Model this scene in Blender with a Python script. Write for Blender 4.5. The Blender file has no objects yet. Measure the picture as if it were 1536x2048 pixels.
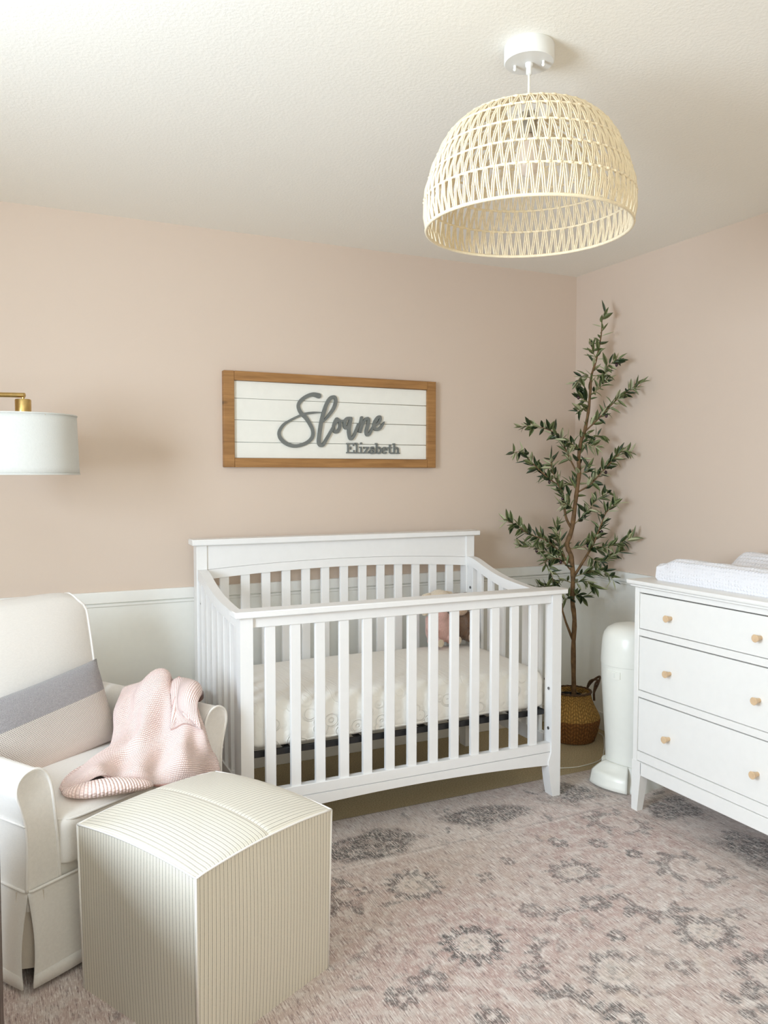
import bpy, bmesh, math, random
import numpy as np
from mathutils import Vector, Matrix
from math import sin, cos, pi, radians, sqrt, atan2

SC = bpy.context.scene
COL = SC.collection
random.seed(7)

# ------------------------------------------------------------------ camera
yaw, pitch = 0.4468, -0.0474
Fv = Vector((sin(yaw) * cos(pitch), cos(yaw) * cos(pitch), sin(pitch)))
Rv = Vector((cos(yaw), -sin(yaw), 0))
Uv = Rv.cross(Fv)
cam = bpy.data.cameras.new('camera')
cam.sensor_fit = 'HORIZONTAL'
cam.sensor_width = 36
cam.lens = 1614.9 / 1536 * 36
cam.clip_start = 0.05
co = bpy.data.objects.new('camera', cam)
COL.objects.link(co)
M = Matrix((Rv, Uv, -Fv)).transposed().to_4x4()
M.translation = Vector((-2.8884, -3.5849, 1.3632))
co.matrix_world = M
SC.camera = co

# ------------------------------------------------------------------ world, daylight, exposure
W = bpy.data.worlds.new('world')
SC.world = W
W.use_nodes = True
W.node_tree.nodes['Background'].inputs[0].default_value = (0.9, 0.95, 1.0, 1)
W.node_tree.nodes['Background'].inputs[1].default_value = 1.0


def area(name, loc, direction, sx, sy, power, color, spread=180):
    l = bpy.data.lights.new(name, 'AREA')
    l.shape = 'RECTANGLE'
    l.size, l.size_y = sx, sy
    l.energy = power
    l.color = color
    l.spread = radians(spread)
    o = bpy.data.objects.new(name, l)
    COL.objects.link(o)
    o.location = loc
    o.rotation_euler = Vector(direction).to_track_quat('-Z', 'Z').to_euler()
    return o


# daylight entering by the two windows of the room (one in the left wall, one behind the camera)
area('window_daylight', (-4.30, -2.45, 1.50), (1, 0, 0), 0.98, 1.12, 146, (0.80, 0.945, 1.09))
area('window_daylight_rear', (-2.75, -4.36, 1.50), (0, 1, 0), 1.5, 1.3, 30, (1.0, 1.0, 0.80))

SC.view_settings.view_transform = 'Standard'
SC.view_settings.look = 'None'
SC.view_settings.gamma = 1.0
SC.view_settings.use_curve_mapping = False
SC.view_settings.exposure = -0.48
try:
    SC.cycles.use_denoising = True
    SC.cycles.max_bounces = 12
    SC.cycles.diffuse_bounces = 10
    SC.cycles.sample_clamp_indirect = 6
except Exception:
    pass


# ------------------------------------------------------------------ node helpers
class NT:
    def __init__(s, name):
        s.m = bpy.data.materials.new(name)
        s.m.use_nodes = True
        s.t = s.m.node_tree
        s.b = s.t.nodes['Principled BSDF']
        s.out = s.t.nodes['Material Output']

    def n(s, typ, **kw):
        nd = s.t.nodes.new(typ)
        for k, v in kw.items():
            setattr(nd, k, v)
        return nd

    def l(s, a, b):
        s.t.links.new(a, b)

    def coord(s, kind='Object', scale=(1, 1, 1), rot=(0, 0, 0)):
        tc = s.n('ShaderNodeTexCoord')
        mp = s.n('ShaderNodeMapping')
        mp.inputs['Scale'].default_value = scale
        mp.inputs['Rotation'].default_value = rot
        s.l(tc.outputs[kind], mp.inputs['Vector'])
        return mp.outputs['Vector']

    def noise(s, vec, scale=5, detail=3, rough=0.5):
        nd = s.n('ShaderNodeTexNoise')
        nd.inputs['Scale'].default_value = scale
        nd.inputs['Detail'].default_value = detail
        nd.inputs['Roughness'].default_value = rough
        if vec is not None:
            s.l(vec, nd.inputs['Vector'])
        return nd.outputs['Fac']

    def ramp(s, fac, stops):
        r = s.n('ShaderNodeValToRGB')
        el = r.color_ramp.elements
        while len(el) < len(stops):
            el.new(0.5)
        for e, (p, c) in zip(el, stops):
            e.position = p
            e.color = (c[0], c[1], c[2], 1) if hasattr(c, '__len__') else (c, c, c, 1)
        s.l(fac, r.inputs['Fac'])
        return r.outputs['Color']

    def mix(s, fac, a, b, mode='MIX'):
        m = s.n('ShaderNodeMix', data_type='RGBA', blend_type=mode)
        for idx, v in ((0, fac), (6, a), (7, b)):
            if isinstance(v, (int, float)):
                m.inputs[idx].default_value = v
            elif isinstance(v, (tuple, list)):
                m.inputs[idx].default_value = (v[0], v[1], v[2], 1)
            else:
                s.l(v, m.inputs[idx])
        return m.outputs[2]

    def math(s, op, a, b=None, c=None, clamp=False):
        m = s.n('ShaderNodeMath', operation=op, use_clamp=clamp)
        for i, v in enumerate((a, b, c)):
            if v is None:
                continue
            if isinstance(v, (int, float)):
                m.inputs[i].default_value = v
            else:
                s.l(v, m.inputs[i])
        return m.outputs[0]

    def bump(s, h, strength=0.3, dist=0.002, normal=None):
        b = s.n('ShaderNodeBump')
        b.inputs['Strength'].default_value = strength
        b.inputs['Distance'].default_value = dist
        s.l(h, b.inputs['Height'])
        if normal is not None:
            s.l(normal, b.inputs['Normal'])
        s.l(b.outputs['Normal'], s.b.inputs['Normal'])
        return b.outputs['Normal']

    def base(s, c):
        if isinstance(c, (tuple, list)):
            s.b.inputs['Base Color'].default_value = (c[0], c[1], c[2], 1)
        else:
            s.l(c, s.b.inputs['Base Color'])

    def set(s, rough=0.5, metal=0.0, spec=0.5, sheen=0.0):
        s.b.inputs['Roughness'].default_value = rough
        s.b.inputs['Metallic'].default_value = metal
        s.b.inputs['Specular IOR Level'].default_value = spec
        s.b.inputs['Sheen Weight'].default_value = sheen
        return s


def simple(name, c, rough=0.5, metal=0.0, spec=0.5, var=0.03, nscale=30, bump=0.0, bscale=200, bdist=0.001, sheen=0.0):
    t = NT(name).set(rough, metal, spec, sheen)
    v = t.coord()
    f = t.noise(v, nscale, 3)
    lo = tuple(max(0, x * (1 - var)) for x in c)
    hi = tuple(min(1, x * (1 + var)) for x in c)
    t.base(t.ramp(f, [(0.3, lo), (0.7, hi)]))
    if bump:
        t.bump(t.noise(v, bscale, 3), bump, bdist)
    return t.m


def wood(name, c1, c2, scale=(3, 3, 40), rough=0.5, knots=False):
    t = NT(name).set(rough)
    v = t.coord(scale=scale)
    n1 = t.noise(v, 1.6, 6, 0.65)
    col = t.ramp(n1, [(0.3, c1), (0.65, c2)])
    if knots:
        vo = t.n('ShaderNodeTexVoronoi')
        vo.inputs['Scale'].default_value = 5.5
        t.l(t.coord(scale=(1, 1, 1.9)), vo.inputs['Vector'])
        k = t.ramp(vo.outputs['Distance'], [(0.03, 0.0), (0.13, 1.0)])
        col = t.mix(k, tuple(x * 0.33 for x in c1), col)
    t.base(col)
    t.bump(n1, 0.15, 0.001)
    return t.m


MT = {}
# pink eggshell paint with orange-peel texture
t = NT('pink_wall_paint').set(0.6, spec=0.3)
t.base((0.650, 0.543, 0.460))
t.bump(t.noise(t.coord(), 140, 2), 0.12, 0.0012)
MT['pink'] = t.m
t = NT('white_ceiling_texture').set(0.8, spec=0.2)
v = t.coord()
t.base((0.875, 0.855, 0.80))
t.bump(t.ramp(t.noise(v, 100, 3, 0.6), [(0.40, 0.0), (0.66, 1.0)]), 0.20, 0.002)
MT['ceil'] = t.m
MT['trim'] = simple('white_trim_paint', (0.85, 0.855, 0.83), 0.35, var=0.01)
MT['wains'] = simple('white_wainscot_paint', (0.86, 0.87, 0.84), 0.45, var=0.01, bump=0.1, bscale=140)
MT['carpet'] = simple('beige_carpet_pile', (0.53, 0.435, 0.275), 0.95, spec=0.1, var=0.25, nscale=170, bump=0.9, bscale=320, bdist=0.006)
MT['crib'] = simple('white_crib_lacquer', (0.80, 0.80, 0.80), 0.32, var=0.01)
MT['dresser'] = simple('white_dresser_lacquer', (0.83, 0.83, 0.815), 0.38, var=0.01)
MT['gap'] = simple('dark_gap', (0.02, 0.02, 0.02), 0.8)
MT['blackmetal'] = simple('black_metal', (0.012, 0.012, 0.014), 0.45)
MT['bolt'] = simple('grey_steel_bolt', (0.25, 0.25, 0.26), 0.35, 0.9)
MT['brass'] = simple('brushed_brass', (0.60, 0.42, 0.16), 0.28, 1.0, var=0.08, nscale=80)
MT['knob'] = wood('pale_beech_wood', (0.60, 0.42, 0.26), (0.70, 0.52, 0.33), (20, 20, 20))
MT['plastic'] = simple('white_plastic', (0.86, 0.87, 0.82), 0.3, var=0.01)
MT['metalwhite'] = simple('white_metal', (0.74, 0.74, 0.72), 0.4, var=0.01)
MT['rope'] = simple('cream_paper_rope', (0.79, 0.685, 0.50), 0.75, var=0.08, nscale=90, bump=0.3, bscale=600)
MT['oak'] = wood('honey_stained_pine', (0.25, 0.118, 0.036), (0.40, 0.205, 0.070), (3, 3, 45), 0.55, True)
MT['oakh'] = wood('honey_stained_pine_long', (0.25, 0.118, 0.036), (0.40, 0.205, 0.070), (3, 40, 45), 0.55, True)
MT['shiplap'] = simple('white_shiplap', (0.82, 0.82, 0.77), 0.55, var=0.015)
MT['greyletter'] = simple('grey_painted_wood', (0.165, 0.178, 0.172), 0.6, var=0.06)
MT['walnut'] = wood('dark_walnut', (0.10, 0.04, 0.028), (0.20, 0.085, 0.06), (6, 60, 6), 0.35)
MT['darkwood'] = wood('dark_reddish_wood', (0.035, 0.013, 0.008), (0.075, 0.026, 0.015), (8, 8, 1.5), 0.4)
MT['bark'] = simple('olive_bark', (0.15, 0.085, 0.036), 0.8, var=0.35, nscale=45, bump=0.6, bscale=90, bdist=0.003)
MT['twig'] = simple('olive_twig', (0.22, 0.19, 0.08), 0.7, var=0.2)
MT['leafA'] = simple('dark_olive_leaf', (0.040, 0.066, 0.026), 0.42, var=0.3, nscale=12)
MT['leafB'] = simple('mid_olive_leaf', (0.15, 0.185, 0.075), 0.5, var=0.25, nscale=12)
MT['leafC'] = simple('pale_olive_leaf', (0.41, 0.43, 0.26), 0.6, var=0.2, nscale=12)
MT['olive'] = simple('dark_olive_fruit', (0.035, 0.012, 0.018), 0.3, var=0.3)
MT['pot'] = simple('black_plastic_pot', (0.015, 0.015, 0.014), 0.5)
MT['paper'] = simple('crumpled_kraft_paper', (0.30, 0.21, 0.10), 0.8, var=0.2, nscale=20)
MT['darkrope'] = simple('dark_seagrass_rope', (0.085, 0.045, 0.022), 0.85, var=0.4, nscale=120, bump=0.8, bscale=250, bdist=0.003)
MT['cord'] = simple('white_cord_plastic', (0.75, 0.74, 0.68), 0.45)


def linen(name, c, var=0.05, bs=0.25):
    t = NT(name).set(0.85, spec=0.15, sheen=0.15)
    v = t.coord()
    n1 = t.noise(t.coord(scale=(900, 120, 900)), 1, 2)
    n2 = t.noise(t.coord(scale=(120, 900, 120)), 1, 2)
    a = t.math('ADD', n1, n2)
    lo = tuple(x * (1 - var) for x in c)
    hi = tuple(min(1, x * (1 + var)) for x in c)
    t.base(t.ramp(t.math('MULTIPLY', a, 0.5), [(0.3, lo), (0.7, hi)]))
    t.bump(a, bs, 0.0008)
    return t.m


MT['linen'] = linen('oatmeal_linen_slipcover', (0.77, 0.745, 0.715))
MT['shade'] = linen('white_linen_shade', (0.60, 0.605, 0.58), 0.04, 0.35)
MT['linenin'] = linen('oatmeal_linen_pleat', (0.62, 0.56, 0.49))


def stripes(name, axis):
    """cream ticking: thin grey stripe pairs running across the given object axis"""
    t = NT(name).set(0.85, spec=0.15, sheen=0.1)
    tc = t.n('ShaderNodeTexCoord')
    sp = t.n('ShaderNodeSeparateXYZ')
    t.l(tc.outputs['Object'], sp.inputs[0])
    x = sp.outputs[axis]
    wob = t.math('MULTIPLY', t.noise(tc.outputs['Object'], 8, 2), 0.0016)
    u = t.math('FRACT', t.math('MULTIPLY', t.math('ADD', x, wob), 1 / 0.0118))
    edge = t.ramp(u, [(0.0, 0.0), (0.08, 0.9), (0.30, 1.0), (0.38, 0.0), (0.60, 0.0), (0.66, 0.55), (0.76, 0.55), (0.82, 0.0)])
    dash = t.noise(t.coord(scale=(260, 260, 260)), 1, 2)
    fac = t.math('MULTIPLY', t.math('MULTIPLY', edge, 0.72), t.math('ADD', t.math('MULTIPLY', dash, 0.6), 0.6), clamp=True)
    col = t.mix(fac, (0.73, 0.69, 0.60), (0.30, 0.275, 0.235))
    t.base(col)
    t.bump(t.math('ADD', dash, edge), 0.25, 0.0012)
    return t.m


MT['stripeX'] = stripes('ticking_stripe_across_width', 0)
MT['stripeY'] = stripes('ticking_stripe_across_depth', 1)

# ------------------------------------------------------------------ mesh builder


class MB:
    def __init__(s):
        s.bm = bmesh.new()

    def box(s, x0, x1, y0, y1, z0, z1, bev=0.0015, seg=1, rot=None, loc=None):
        r = bmesh.ops.create_cube(s.bm, size=1)
        vs = r['verts']
        for v in vs:
            v.co = Vector(((x0 + x1) / 2 + v.co.x * (x1 - x0), (y0 + y1) / 2 + v.co.y * (y1 - y0), (z0 + z1) / 2 + v.co.z * (z1 - z0)))
        if bev > 0:
            es = list({e for v in vs for e in v.link_edges})
            r = bmesh.ops.bevel(s.bm, geom=es, offset=bev, segments=seg, profile=0.5, affect='EDGES')
        return s

    def prism(s, poly, fn0, fn1):
        """closed 2D outline -> two caps and a wall; fn0 / fn1 map (u,v) to the two ends"""
        a = [s.bm.verts.new(fn0(u, v)) for u, v in poly]
        b = [s.bm.verts.new(fn1(u, v)) for u, v in poly]
        n = len(a)
        for i in range(n):
            j = (i + 1) % n
            s.bm.faces.new((a[i], a[j], b[j], b[i]))
        s.bm.faces.new(a[::-1])
        s.bm.faces.new(b)
        return s

    def tube(s, pts, r, n=8, caps=True, closed=False):
        pts = [Vector(p) for p in pts]
        m = len(pts)
        rs = [r] * m if isinstance(r, (int, float)) else list(r)
        tang = []
        for i in range(m):
            if closed:
                d = pts[(i + 1) % m] - pts[i - 1]
            else:
                d = pts[min(i + 1, m - 1)] - pts[max(i - 1, 0)]
            tang.append(d.normalized() if d.length > 1e-9 else Vector((0, 0, 1)))
        ref = Vector((0, 0, 1)) if abs(tang[0].z) < 0.9 else Vector((1, 0, 0))
        nrm = tang[0].cross(ref).normalized()
        rings = []
        for i in range(m):
            nrm = (nrm - tang[i] * nrm.dot(tang[i]))
            nrm = nrm.normalized() if nrm.length > 1e-6 else tang[i].orthogonal().normalized()
            bi = tang[i].cross(nrm)
            rings.append([s.bm.verts.new(pts[i] + (nrm * cos(2 * pi * k / n) + bi * sin(2 * pi * k / n)) * rs[i]) for k in range(n)])
        for i in range(m if closed else m - 1):
            A, B = rings[i], rings[(i + 1) % m]
            for k in range(n):
                s.bm.faces.new((A[k], A[(k + 1) % n], B[(k + 1) % n], B[k]))
        if caps and not closed:
            s.bm.faces.new(rings[0][::-1])
            s.bm.faces.new(rings[-1])
        return s

    def lathe(s, prof, n=32, sx=1.0, sy=1.0, c=(0, 0), cap0=True, cap1=True):
        rings = []
        for r, z in prof:
            rings.append([s.bm.verts.new((c[0] + sx * r * cos(2 * pi * k / n), c[1] + sy * r * sin(2 * pi * k / n), z)) for k in range(n)])
        for A, B in zip(rings[:-1], rings[1:]):
            for k in range(n):
                s.bm.faces.new((A[k], A[(k + 1) % n], B[(k + 1) % n], B[k]))
        if cap0:
            s.bm.faces.new(rings[0][::-1])
        if cap1:
            s.bm.faces.new(rings[-1])
        return s

    def grid(s, fn, nu, nv, uv=True, closed_u=False):
        V = [[s.bm.verts.new(fn(i / nu, j / nv)) for i in range(nu if closed_u else nu + 1)] for j in range(nv + 1)]
        lay = s.bm.loops.layers.uv.verify() if uv else None
        for j in range(nv):
            for i in range(nu):
                i2 = (i + 1) % nu if closed_u else i + 1
                f = s.bm.faces.new((V[j][i], V[j][i2], V[j + 1][i2], V[j + 1][i]))
                if lay:
                    for lp, (a, b) in zip(f.loops, ((i, j), (i + 1, j), (i + 1, j + 1), (i, j + 1))):
                        lp[lay].uv = (a / nu, b / nv)
        return s

    def ball(s, c, r, u=16, v=10, sc=(1, 1, 1), rot=None):
        m = Matrix.Translation(c) @ (rot.to_4x4() if rot is not None else Matrix.Identity(4)) @ Matrix.Diagonal((sc[0], sc[1], sc[2], 1))
        bmesh.ops.create_uvsphere(s.bm, u_segments=u, v_segments=v, radius=r, matrix=m)
        return s

    def build(s, name, m, parent=None, smooth=40, norm=True, loc=None):
        if norm:
            bmesh.ops.recalc_face_normals(s.bm, faces=s.bm.faces)
        me = bpy.data.meshes.new(name)
        s.bm.to_mesh(me)
        s.bm.free()
        me.materials.append(MT[m] if isinstance(m, str) else m)
        if smooth:
            me.polygons.foreach_set('use_smooth', [True] * len(me.polygons))
            if smooth < 180:
                me.set_sharp_from_angle(angle=radians(smooth))
        return link(name, me, parent, loc)


def link(name, me, parent=None, loc=None):
    o = bpy.data.objects.new(name, me)
    COL.objects.link(o)
    if parent is not None:
        o.parent = parent
    if loc is not None:
        o.location = loc
    return o


def tag(o, label, cat, group=None):
    o['label'] = label
    o['category'] = cat
    if group:
        o['group'] = group
    return o


def thing(name, label, cat, loc=(0, 0, 0), rz=0.0, group=None):
    o = bpy.data.objects.new(name, None)
    o.empty_display_size = 0.1
    COL.objects.link(o)
    o.location = loc
    o.rotation_euler = (0, 0, rz)
    return tag(o, label, cat, group)


def struct(o):
    o['kind'] = 'structure'
    return o


def mod_subsurf(o, lv=2):
    m = o.modifiers.new('subsurf', 'SUBSURF')
    m.levels = m.render_levels = lv
    return o


def mod_solid(o, th, off=0):
    m = o.modifiers.new('solidify', 'SOLIDIFY')
    m.thickness = th
    m.offset = off
    return o


def catmull(pts, per=6, closed=False):
    P = [Vector(p) for p in pts]
    n = len(P)
    out = []
    rng = range(n if closed else n - 1)
    for i in rng:
        p0 = P[(i - 1) % n] if closed else P[max(i - 1, 0)]
        p1, p2 = P[i], P[(i + 1) % n]
        p3 = P[(i + 2) % n] if closed else P[min(i + 2, n - 1)]
        for k in range(per):
            u = k / per
            out.append(0.5 * ((2 * p1) + (-p0 + p2) * u + (2 * p0 - 5 * p1 + 4 * p2 - p3) * u * u + (-p0 + 3 * p1 - 3 * p2 + p3) * u ** 3))
    if not closed:
        out.append(P[-1])
    return out


def sm(a, b, x):
    u = min(1, max(0, (x - a) / (b - a)))
    return u * u * (3 - 2 * u)


# ================================================================== ROOM
H = 2.44
XL, YF = -4.20, -4.30          # left wall, wall behind the camera
struct(MB().box(XL - .1, .1, YF - .1, .1, -.08, 0, 0).build('floor', 'carpet', smooth=0))
struct(MB().box(XL - .1, .1, YF - .1, .1, H, H + .08, 0).build('ceiling', 'ceil', smooth=0))
struct(MB().box(XL - .1, .1, 0, .1, 0, H, 0).build('wall_back', 'pink', smooth=0))
struct(MB().box(0, .1, YF, 0, 0, H, 0).build('wall_right', 'pink', smooth=0))
# left wall with its window opening
wy0, wy1, wz0, wz1 = -2.96, -1.94, 0.92, 2.08
struct(MB().box(XL - .12, XL, YF, wy0, 0, H, 0).box(XL - .12, XL, wy1, 0, 0, H, 0)
       .box(XL - .12, XL, wy0, wy1, 0, wz0, 0).box(XL - .12, XL, wy0, wy1, wz1, H, 0).build('wall_left', 'pink', smooth=0))
w1 = struct(MB().box(XL, XL + .015, wy0 - .07, wy0, wz0 - .07, wz1 + .07).box(XL, XL + .015, wy1, wy1 + .07, wz0 - .07, wz1 + .07)
            .box(XL, XL + .015, wy0, wy1, wz1, wz1 + .07).build('window_1', 'trim'))
struct(MB().box(XL - .02, XL + .05, wy0 - .09, wy1 + .09, wz0 - .03, wz0).build('window_sill', 'trim', w1))
# wall behind the camera with its wide window
fx0, fx1 = -3.53, -1.97
struct(MB().box(XL, fx0, YF - .1, YF, 0, H, 0).box(fx1, 0, YF - .1, YF, 0, H, 0)
       .box(fx0, fx1, YF - .1, YF, 0, .80, 0).box(fx0, fx1, YF - .1, YF, 2.16, H, 0).build('wall_front', 'pink', smooth=0))
w2 = struct(MB().box(fx0 - .07, fx0, YF, YF + .015, .73, 2.23).box(fx1, fx1 + .07, YF, YF + .015, .73, 2.23)
            .box(fx0, fx1, YF, YF + .015, 2.16, 2.23).build('window_2', 'trim'))
struct(MB().box(fx0 - .09, fx1 + .09, YF, YF + .05, .77, .80).build('window_sill', 'trim', w2))

HR = 0.863                     # top of the chair rail


def wain(kind, n, mk):
    """panel, flat rail, and a fine bead below it; mk(d0,d1,z0,z1) gives a strip standing d0..d1 proud of the wall"""
    struct(mk(0, .006, .09, HR - .045).build('trim_%d' % n, 'wains', smooth=0))
    rail = struct(mk(0, .018, HR - .048, HR).build('trim_%d' % (n + 1), 'trim'))
    struct(mk(0, .012, HR - .064, HR - .052).build('rail_bead', 'trim', rail))
    struct(mk(0, .014, 0, .095).build('baseboard_%s' % kind, 'trim'))


wain('back', 1, lambda d0, d1, z0, z1: MB().box(XL, 0, -d1, -d0, z0, z1, .002))
wain('right', 3, lambda d0, d1, z0, z1: MB().box(-d1, -d0, YF, -.02, z0, z1, .002))
wain('left', 5, lambda d0, d1, z0, z1: MB().box(XL + d0, XL + d1, YF, -.02, z0, min(z1, .86), .002))

# ================================================================== RUG
RT = 0.004
xs = np.concatenate([np.linspace(-3.25, -2.95, 8)[:-1], np.arange(-2.95, -0.05, 0.006)])
ys = np.concatenate([np.linspace(-2.95, -2.50, 8)[:-1], np.arange(-2.50, -0.699, 0.006)])
X, Y = np.meshgrid(xs, ys)
rng = np.random.default_rng(3)
dark = np.zeros_like(X)
light = np.zeros_like(X)
tan = np.zeros_like(X)


def sstep(a, b, x):
    u = np.clip((x - a) / (b - a), 0, 1)
    return u * u * (3 - 2 * u)


def fnoise(x, y, seed, f):
    g = np.random.default_rng(seed)
    o = np.zeros_like(x)
    for _ in range(7):
        a = g.uniform(0, 2 * pi)
        k = f * g.uniform(0.6, 1.6)
        o += np.sin(k * (x * cos(a) + y * sin(a)) + g.uniform(0, 6.28))
    return o / 3.0


JX = X + 0.006 * fnoise(X, Y, 11, 60) + 0.003 * fnoise(X, Y, 12, 160)
JY = Y + 0.006 * fnoise(X, Y, 13, 60) + 0.003 * fnoise(X, Y, 14, 160)


def put(arr, m, s=1.0):
    np.maximum(arr, m * s, out=arr)


def rosette(cx, cy, r, n=13, s=1.0, sq=1.0, rot=0.0, start=-4, end=4, inner=0.58):
    dx, dy = JX - cx, (JY - cy) / sq
    d = np.hypot(dx, dy)
    a = np.arctan2(dy, dx) - rot
    aa = (a + pi) % (2 * pi) - pi
    pet = 0.5 + 0.5 * np.cos(n * aa)
    ro = r * (0.80 + 0.26 * pet)
    ri = r * (inner + 0.06 * np.cos(n * 2 * aa))
    ring = sstep(ri - .004, ri + .004, d) * (1 - sstep(ro - .006, ro + .004, d))
    ring *= 1 - 0.65 * (1 - sstep(.05, .30, pet)) * sstep(r * .68, r * .8, d)
    gate = sstep(start - .2, start + .2, aa) * (1 - sstep(end - .2, end + .2, aa))
    put(dark, ring * gate, s)
    put(light, (1 - sstep(ri - .010, ri, d)) * .55 * gate, s)
    put(tan, (1 - sstep(r * .42, r * .5, d)), .7 * s)
    core = sstep(r * .18, r * .22, d) * (1 - sstep(r * .30, r * .36, d)) * (0.4 + .6 * (np.cos(7 * aa) > 0))
    put(dark, core, .6 * s)
    line = np.exp(-((d - r * (inner - .04)) / .004) ** 2)
    put(light, line * gate, .9 * s)


def flower(cx, cy, r, n=5, s=.8, rot=0.):
    dx, dy = JX - cx, JY - cy
    m = (np.abs(dx) < 2.2 * r) & (np.abs(dy) < 2.2 * r)
    for k in range(n):
        a = rot + 2 * pi * k / n
        q = np.hypot(dx - .62 * r * cos(a), dy - .62 * r * sin(a))
        put(dark, (1 - sstep(.30 * r, .42 * r, q)) * m, s)
    put(light, (1 - sstep(.15 * r, .30 * r, np.hypot(dx, dy))), s)


def leaf2d(cx, cy, L, w, a, s=.8, arr=None):
    dx, dy = JX - cx, JY - cy
    u = dx * cos(a) + dy * sin(a)
    v_ = -dx * sin(a) + dy * cos(a)
    hw = w * np.clip(1 - (2 * u / L) ** 2, 0, 1) ** .8
    bend = 0.25 * w * np.cos(3 * u / L)
    put(dark if arr is None else arr, (1 - sstep(hw * .8, hw + .003, np.abs(v_ - bend))) * (np.abs(u) < L / 2), s)


def scroll(cx, cy, r, a0, a1, w, s=.8, n=26):
    for k in range(n):
        u = k / (n - 1)
        a = a0 + (a1 - a0) * u
        rr = r * (1 - .45 * u)
        px, py = cx + rr * cos(a), cy + rr * sin(a)
        q = np.hypot(JX - px, JY - py)
        ww = w * (0.45 + .9 * sin(pi * u))
        put(dark, 1 - sstep(ww * .7, ww, q), s * .9)
        px, py = cx + (rr - w * 1.5) * cos(a), cy + (rr - w * 1.5) * sin(a)
        q = np.hypot(JX - px, JY - py)
        put(light, 1 - sstep(.002, .006, q), s)
        if k % 5 == 2:
            leaf2d(cx + (rr + w * 1.8) * cos(a), cy + (rr + w * 1.8) * sin(a), w * 4, w * .9, a + .7, s)


rosette(-1.669, -1.274, .098, 15, .85, 1.0, .2, inner=.60)
rosette(-1.675, -1.648, .100, 15, 1.0, 1.0, .5, inner=.56)
rosette(-1.138, -1.432, .095, 11, .75, .85, .3, inner=.52)
rosette(-1.015, -1.894, .105, 11, .80, .9, -.8, inner=.52)
rosette(-1.383, -1.930, .110, 9, .75, .9, 2.4, -2.1, 2.3, .60)
rosette(-1.012, -2.13, .12, 11, .8, 1, .3)
rosette(-2.35, -1.95, .10, 13, .8)
for x, y, r in ((-.752, -1.178, .085), (-.782, -1.579, .09)):
    scroll(x, y, r, .3, 4.2, .016, .75)
    scroll(x + .05, y - .06, r * .7, 3.6, 7.4, .012, .65)
scroll(-1.02, -1.697, .10, 2.2, 5.6, .018, .8)
scroll(-1.34, -1.68, .08, .4, 2.6, .009, .7)
scroll(-1.50, -1.80, .07, 1.2, 3.6, .010, .75)
scroll(-1.63, -1.98, .09, -.6, 1.9, .014, .85)
scroll(-1.90, -1.25, .07, 1.0, 5.0, .02, .75)
for x, y, r in ((-1.60, -1.83, .045), (-1.175, -2.175, .07), (-1.84, -1.24, .035), (-1.21, -1.62, .055), (-1.87, -1.74, .06), (-1.97, -1.77, .05),
                (-1.41, -1.57, .045), (-.92, -1.30, .04), (-.86, -1.42, .035), (-1.43, -1.33, .04), (-1.29, -1.27, .03), (-.86, -1.86, .04),
                (-1.21, -1.99, .045), (-1.50, -2.08, .06), (-.80, -2.05, .06), (-1.05, -1.23, .04), (-1.80, -1.93, .05), (-1.27, -1.79, .035)):
    flower(x, y, r, rng.integers(4, 7), rng.uniform(.55, .95), rng.uniform(0, 6))
for _ in range(150):
    x, y = rng.uniform(-3.0, -.6), rng.uniform(-2.45, -1.12)
    leaf2d(x, y, rng.uniform(.03, .085), rng.uniform(.006, .015), rng.uniform(0, pi), rng.uniform(.2, .62))
for _ in range(70):
    x, y = rng.uniform(-3.0, -.6), rng.uniform(-2.45, -1.12)
    leaf2d(x, y, rng.uniform(.04, .11), rng.uniform(.01, .03), rng.uniform(0, pi), rng.uniform(.2, .6), light if rng.random() < .5 else tan)
# borders: slate clouds with fine pale tracery
band = np.maximum(sstep(-1.075, -1.065, Y), sstep(-.585, -.575, X))
cloud = np.zeros_like(X)
for cx, cy, rx, ry in ((-1.70, -.95, .26, .11), (-1.14, -.92, .20, .12), (-.72, -.90, .16, .12), (-2.35, -.93, .3, .12), (-2.9, -.95, .2, .12),
                       (-.43, -1.20, .12, .14), (-.44, -1.60, .13, .22), (-.42, -2.1, .13, .2), (-.30, -.85, .2, .12)):
    q = np.hypot((JX - cx) / rx, (JY - cy) / ry) + .22 * fnoise(X, Y, int(abs(cx) * 100), 25)
    put(cloud, 1 - sstep(.65, 1.05, q))
trac = np.abs(fnoise(X, Y, 21, 75))
trac2 = np.abs(fnoise(X, Y, 22, 110))
put(dark, cloud * band * (.50 + .5 * sstep(.08, .3, trac)), 1)
put(light, cloud * band * (1 - sstep(.05, .16, trac2)), .8)
put(light, band * (1 - cloud), .35)
for _ in range(90):
    if rng.random() < .7:
        x, y = rng.uniform(-2.6, -.3), rng.uniform(-1.05, -.72)
    else:
        x, y = rng.uniform(-.56, -.2), rng.uniform(-2.4, -.8)
    leaf2d(x, y, rng.uniform(.02, .07), rng.uniform(.005, .014), rng.uniform(0, pi), rng.uniform(.4, .95))
put(light, np.exp(-((Y + 1.078) / .006) ** 2) * (X < -.57) * (.5 + .5 * sstep(-.3, .6, fnoise(X, Y, 31, 20))), .8)
put(dark, np.exp(-((Y + 1.062) / .005) ** 2) * (X < -.57), .45)
put(dark, np.exp(-((X + .60) / .004) ** 2) * (Y < -1.07), .5)
rose = np.clip(.5 + .55 * fnoise(X, Y, 41, 5) + .25 * fnoise(X, Y, 42, 14), 0, 1)

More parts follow.
